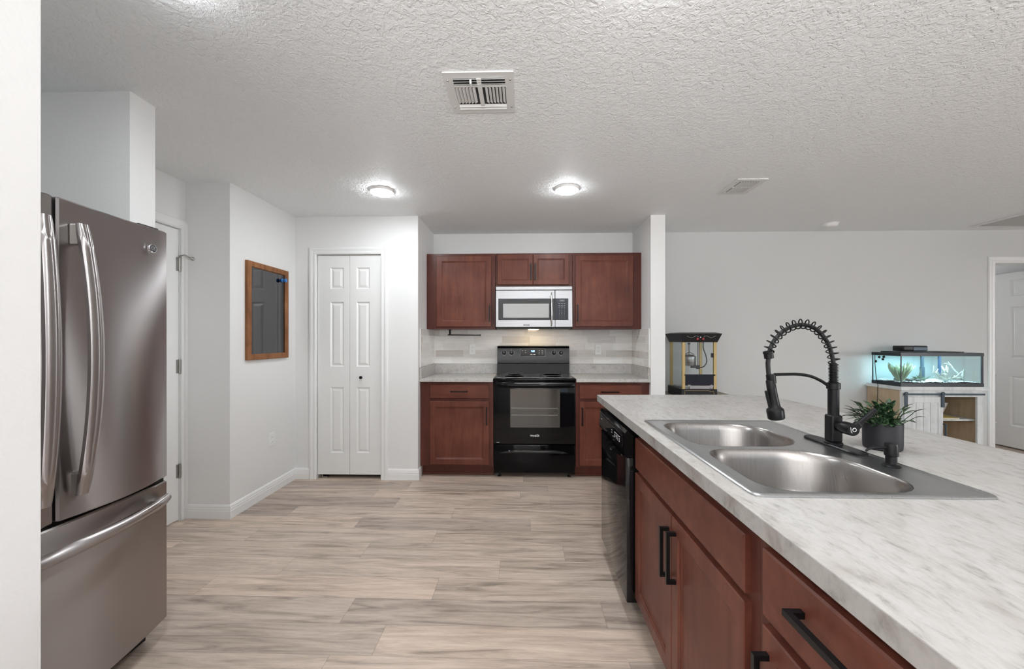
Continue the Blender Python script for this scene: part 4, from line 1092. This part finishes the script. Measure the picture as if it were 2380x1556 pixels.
cpts = [tuple(p) for p in catmull([Vector(q) for q in ((ax0 + .235, ay0 + .10, 1.272), (ax0 + .238, ay0 + .10, 1.21), (ax0 + .262, ay0 + .10, 1.14), (ax0 + .268, ay0 + .10, 1.08), (ax0 + .240, ay0 + .10, 1.038), (ax0 + .205, ay0 + .10, 1.030), (ax0 + .185, ay0 + .10, 1.030))], 6)]
MB().tube(cpts, .0052, 10).build('power_cable', BLACKP, t, 60)
MB().box(ax1 - .042, ax1 - .027, ay0 + .0, ay0 + .03, 1.13, 1.17, .003).build('knob', BLACKP, t)
MB().box(ax0 + .028, ax1 - .028, ay0 + .014, ay1 - .014, .836, .842).build('floor_pan', MSTEEL, t)
MB().box(ax0 + .027, ax1 - .027, ay1 - .012, ay1 - .009, .84, 1.27).build('back_pane', PANE, t)

# ------------------------------------------------------------ aquarium and stand
qx0, qx1, qy0, qy1 = 3.590, 4.347, 3.875, 4.185
sx0, sx1, sy0, sy1 = 3.600, 4.352, 3.880, 4.255
t = thing('aquarium_stand', (3.97, 4.06, 0), 'whitewashed barn-door cabinet with pale oak sides under the aquarium', 'cabinet')
MB().box(sx0 - .012, 4.404, sy0 - .012, sy1, .812, .848, .002).build('cabinet_top', WASH, t)
MB().box(sx0, sx0 + .018, sy0 + .018, sy1, 0, .812).build('side_panel', OAK, t)
MB().box(sx1 - .018, sx1, sy0 + .018, sy1, 0, .812).build('side_panel', OAK, t)
MB().box(sx0 + .018, sx1 - .018, sy1 - .012, sy1, 0.0, .812).box(sx0 + .018, sx1 - .018, sy0 + .018, sy1 - .012, .06, .075).box(3.955, 3.973, sy0 + .018, sy1 - .012, .075, .812).build('inner_carcass', OAK, t)
MB().box(3.973, sx1 - .018, sy0 + .05, sy1 - .012, .515, .530).build('shelf', WASH, t)
MB().box(sx0, sx1, sy0, sy0 + .018, .752, .812).box(sx0, sx0 + .02, sy0, sy0 + .018, 0, .752).box(4.300, sx1, sy0, sy0 + .018, 0, .752).box(3.945, 3.985, sy0, sy0 + .018, 0, .752).box(sx0, sx1, sy0, sy0 + .018, 0, .07).build('front_frame', WASH, t)
MB().box(sx0 + .005, sx1 - .003, sy0 - .020, sy0 - .014, .770, .786).build('sliding_rail', BARN, t)
dd = MB().panel_slab(sx0 + .012, 3.965, .09, .752, .016, [(sx0 + .058, 3.925, .15, .70)], [(.002, -.006)], fy(sy0 - .017), .001).build('barn_door', WASH, t)
m = MB()
for i in range(1, 4):
    x = sx0 + .058 + i * (3.925 - sx0 - .058) / 4; m.box(x - .001, x + .001, sy0 - .0125, sy0 - .0105, .15, .70)
m.build('board_groove', pr('groove_grey', (.22, .23, .22), .8), dd)
for x in (3.622, 3.960):
    MB().box(x - .015, x + .015, sy0 - .026, sy0 - .018, .655, .795, .002).lathe([(.016, -.004), (.016, .004)], (x, sy0 - .026, .785), 16, 'Y').build('roller_bracket', BARN, dd)
MB().box(3.970, 3.978, sy0 - .040, sy0 - .030, .36, .50).box(3.970, 3.978, sy0 - .032, sy0 - .001, .49, .50).box(3.970, 3.978, sy0 - .032, sy0 - .001, .36, .37).build('door_handle', BARN, dd)
b = MB().lathe([(.035, .5302), (.040, .533), (.058, .565), (.078, .62), (.092, .665), (.090, .668), (.074, .62), (.052, .57), (.03, .545), (0, .542)], (4.165, 4.135, 0), 40)
tag(b.build('bowl', CERAM, None, 50), 'white ceramic bowl on the open shelf of the aquarium stand', 'bowl')
bk = thing('book', (4.12, 4.01, .5302), 'thin yellow and white book lying flat on the stand shelf', 'book')
MB().box(4.03, 4.21, 3.945, 4.08, .5303, .5325).box(4.03, 4.21, 3.945, 4.08, .5395, .5417).box(4.03, 4.21, 4.078, 4.08, .5325, .5395).build('cover', pr('book_cover', (.60, .47, .12), .5), bk)
MB().box(4.033, 4.207, 3.948, 4.078, .5325, .5395).build('pages', WHITEP, bk)

t = thing('aquarium', (3.97, 4.03, .85), 'lit rectangular glass aquarium with black rims on the white stand', 'aquarium')
zb, zt = .849, 1.169
def ring(z0, z1, o=.004, i=.012):
    return MB().plate([(qx0 - o, qy0 - o), (qx1 + o, qy0 - o), (qx1 + o, qy1 + o), (qx0 - o, qy1 + o)], [[(qx0 + i, qy0 + i), (qx0 + i, qy1 - i), (qx1 - i, qy1 - i), (qx1 - i, qy0 + i)]], z0, z1)
ring(zb, zb + .032).build('bottom_rim', TBLACK, t)
ring(zt - .030, zt).build('top_rim', TBLACK, t)
g = .004
for bx_ in ((qx0, qx1, qy0, qy0 + g), (qx0, qx1, qy1 - g, qy1), (qx0, qx0 + g, qy0 + g, qy1 - g), (qx1 - g, qx1, qy0 + g, qy1 - g)):
    MB().box(*bx_, zb + .004, zt - .004).build('glass_pane', TANKG, t)
MB().box(qx1 - .014, qx1 + .001, qy0 - .002, qy0 + .008, zb + .03, zt - .03).box(qx0 - .001, qx0 + .006, qy0 - .002, qy0 + .004, zb + .03, zt - .03).box(qx0 - .001, qx0 + .006, qy1 - .006, qy1 + .001, zb + .03, zt - .03).build('corner_seal', TBLACK, t)
MB().box(qx0 + .0045, qx1 - .0045, qy0 + .0045, qy1 - .0045, zb + .030, zt - .028).build('water', WATER, t)
random.seed(4)
m = MB(); nx, ny = 60, 22; grid = []
for i in range(nx + 1):
    grid.append([m.b.verts.new((qx0 + .006 + (qx1 - qx0 - .012) * i / nx, qy0 + .006 + (qy1 - qy0 - .012) * j / ny, zb + .042 + random.uniform(-.004, .005) + .004 * math.sin(i * .3))) for j in range(ny + 1)])
for i in range(nx):
    for j in range(ny): m.b.faces.new((grid[i][j], grid[i + 1][j], grid[i + 1][j + 1], grid[i][j + 1]))
o = m.build('gravel', GRAVEL, t); o['kind'] = 'stuff'
# lids and lamp
MB().box(qx0 + .03, qx1 - .14, qy0 + .03, qy1 - .06, zt + .001, zt + .012, .003).build('lid', BLACKP, t)
MB().box(qx1 - .135, qx1 - .01, qy0 + .02, qy1 - .02, zt - .004, zt - .001).build('glass_lid', PANE, t)
MB().box(qx0 + .06, qx1 - .10, qy0 + .06, qy0 + .10, zt - .012, zt - .008).build('tank_lamp', pr('tank_lamp_tube', (1, 1, 1), .5, emis=(.70, .92, 1.0), es=5), t)
la = area('tank_light', (3.97, 4.02, zt - .020), (0, 0, 0), .66, .12, 1.9, (.74, .93, 1.0)); la.parent = t; la.location = Vector((3.97, 4.02, zt - .020)) - t.location
area('hall_fill', (5.35, 6.4, 1.6), (-PI / 2, 0, 0), .9, 1.2, 3.2, (.95, .98, 1.0))  # fill light added in the hall to brighten the open door
ft = thing('aquarium_filter', (3.90, 4.10, zt), 'black filter box sitting on top of the aquarium', 'filter')
MB().box(3.775, 4.015, 4.05, 4.17, zt + .013, zt + .066, .010, 3).build('filter_box', BLACKP, ft, 40)
MB().box(3.875, 4.008, 4.047, 4.0505, zt + .018, zt + .050, .001).build('filter_panel', pr('blue_grey_panel', (.05, .10, .15), .35), ft)
MB().cyl((4.045, 4.14, zb + .10), (4.045, 4.14, zt + .012), .014, seg=16).cyl((4.045, 4.14, zb + .05), (4.045, 4.14, zb + .17), .019, seg=16).build('intake_tube', pr('smoky_tube', (.03, .07, .10), .3), ft, 40)
h = MB().cyl((4.225, 4.15, zb + .08), (4.225, 4.15, zt - .035), .012, seg=16)
tag(h.build('aquarium_heater', pr('heater_blue', (.03, .08, .16), .25), None, 40), 'upright dark blue heater tube standing at the back of the aquarium', 'heater')
# branching pale wood
def branch(m, p, d, r, ln, depth):
    n = 5; pts = [p]; rr_ = [r]; q = p.copy(); dd_ = d.normalized()
    for i in range(n):
        dd_ = (dd_ + Vector((random.uniform(-.35, .35), random.uniform(-.2, .2), random.uniform(-.25, .3)))).normalized()
        q = q + dd_ * ln / n; q.z = max(q.z, zb + .05); q.y = min(max(q.y, qy0 + .03), qy1 - .03)
        pts.append(q.copy()); rr_.append(r * (1 - .12 * (i + 1)) * random.uniform(.85, 1.2))
        if depth and random.random() < .6: branch(m, q.copy(), dd_ + Vector((random.uniform(-.8, .8), random.uniform(-.3, .3), random.uniform(-.2, .8))), r * .6, ln * .5, depth - 1)
    m.tube(pts, rr_, 8)
random.seed(21); m = MB()
c0 = Vector((4.10, 3.97, zb + .062))
branch(m, c0, Vector((-1, 0, .75)), .014, .12, 1); branch(m, c0, Vector((1, 0, 1.0)), .013, .15, 1); branch(m, c0, Vector((.9, .1, .05)), .014, .12, 2); branch(m, c0, Vector((-.2, 0, .6)), .020, .06, 2); branch(m, c0, Vector((-.9, 0, .0)), .016, .07, 1)
tag(m.build('aquarium_driftwood', CORAL, None, 60), 'pale branching coral driftwood in the middle of the aquarium', 'driftwood', 'pale driftwood in the aquarium')
random.seed(33); m = MB()
c0 = Vector((4.285, 4.0, zb + .075)); branch(m, c0, Vector((-1, 0, .9)), .010, .14, 1); branch(m, c0, Vector((.2, 0, .6)), .012, .06, 1); branch(m, c0, Vector((-.8, 0, -.1)), .012, .07, 0); branch(m, c0 + Vector((0, 0, -.02)), Vector((.3, 0, .2)), .016, .04, 0)
o = tag(m.build('aquarium_driftwood', CORAL, None, 60), 'pale twisted driftwood at the right end of the aquarium', 'driftwood', 'pale driftwood in the aquarium')
def waterplant(cx, cy, n, h, spread, mat, label, seed, wd=.010):
    random.seed(seed); m = MB()
    for i in range(n):
        a = random.uniform(0, 2 * PI); d = Vector((math.cos(a) * spread, math.sin(a) * spread * .6, 1))
        leafblade(m, Vector((cx + random.uniform(-.02, .02), cy + random.uniform(-.015, .015), zb + .045)), d, Vector((math.sin(a), -math.cos(a), .3)), h * random.uniform(.6, 1.05), wd * random.uniform(.7, 1.2), random.uniform(-.3, .6))
    for v in m.b.verts:
        v.co.x = min(max(v.co.x, qx0 + .008), qx1 - .008); v.co.y = min(max(v.co.y, qy0 + .008), qy1 - .008); v.co.z = min(v.co.z, zt - .04)
    return tag(m.build('aquarium_plant', mat, None, 60), label, 'plant', 'plants in the aquarium')
waterplant(3.685, 3.985, 130, .19, .62, DECOG, 'broad pale green bushy plant at the left end of the aquarium', 5, .013)
waterplant(3.90, 4.0, 22, .075, 1.6, pr('dark_sprig', (.10, .17, .11), .7), 'low dark green plant spread over the gravel beside the upright spike', 8, .006)
random.seed(2); m = MB()
for i in range(16):
    x = 3.76 + random.uniform(-.07, .16); y = 4.02 + random.uniform(-.06, .06); r = random.uniform(.012, .028)
    r2 = bmesh.ops.create_icosphere(m.b, subdivisions=2, radius=r)
    for v in r2['verts']: v.co = Vector((v.co.x * 1.3 + x, v.co.y + y, v.co.z * .75 + zb + .05)) + Vector((random.uniform(-.003, .003),) * 3)
m.tube([(3.935, 4.05, zb + .04), (3.938, 4.05, zb + .09), (3.946, 4.05, zb + .165)], [.024, .012, .001], 8)
tag(m.build('aquarium_rockwork', DECOD, None, 60), 'dark rock mound with one upright spike on the aquarium floor', 'rock')
t = thing('suction_cup_line', (3.60, 4.10, .9), 'black air line with round suction cups on the left pane of the aquarium', 'air line')
MB().tube([(3.5785, 4.14, 1.168), (3.5785, 4.14, 1.05), (3.5785, 4.13, .95), (3.578, 4.12, .88)], .003, 8).tube([(3.578, 4.12, .88), (3.572, 4.10, .84), (3.570, 4.10, .72), (3.573, 4.12, .55)], .003, 8).build('tube', BLACKP, t, 60)
for y, z in ((4.14, 1.075), (4.05, 1.125), (4.10, 1.120), (4.06, 1.10)):
    MB().lathe([(.013, .0), (.012, -.006), (.005, -.010), (0, -.010)], (3.5885, y, z), 18, 'X').build('suction_cup', BLACKS, t, 40)
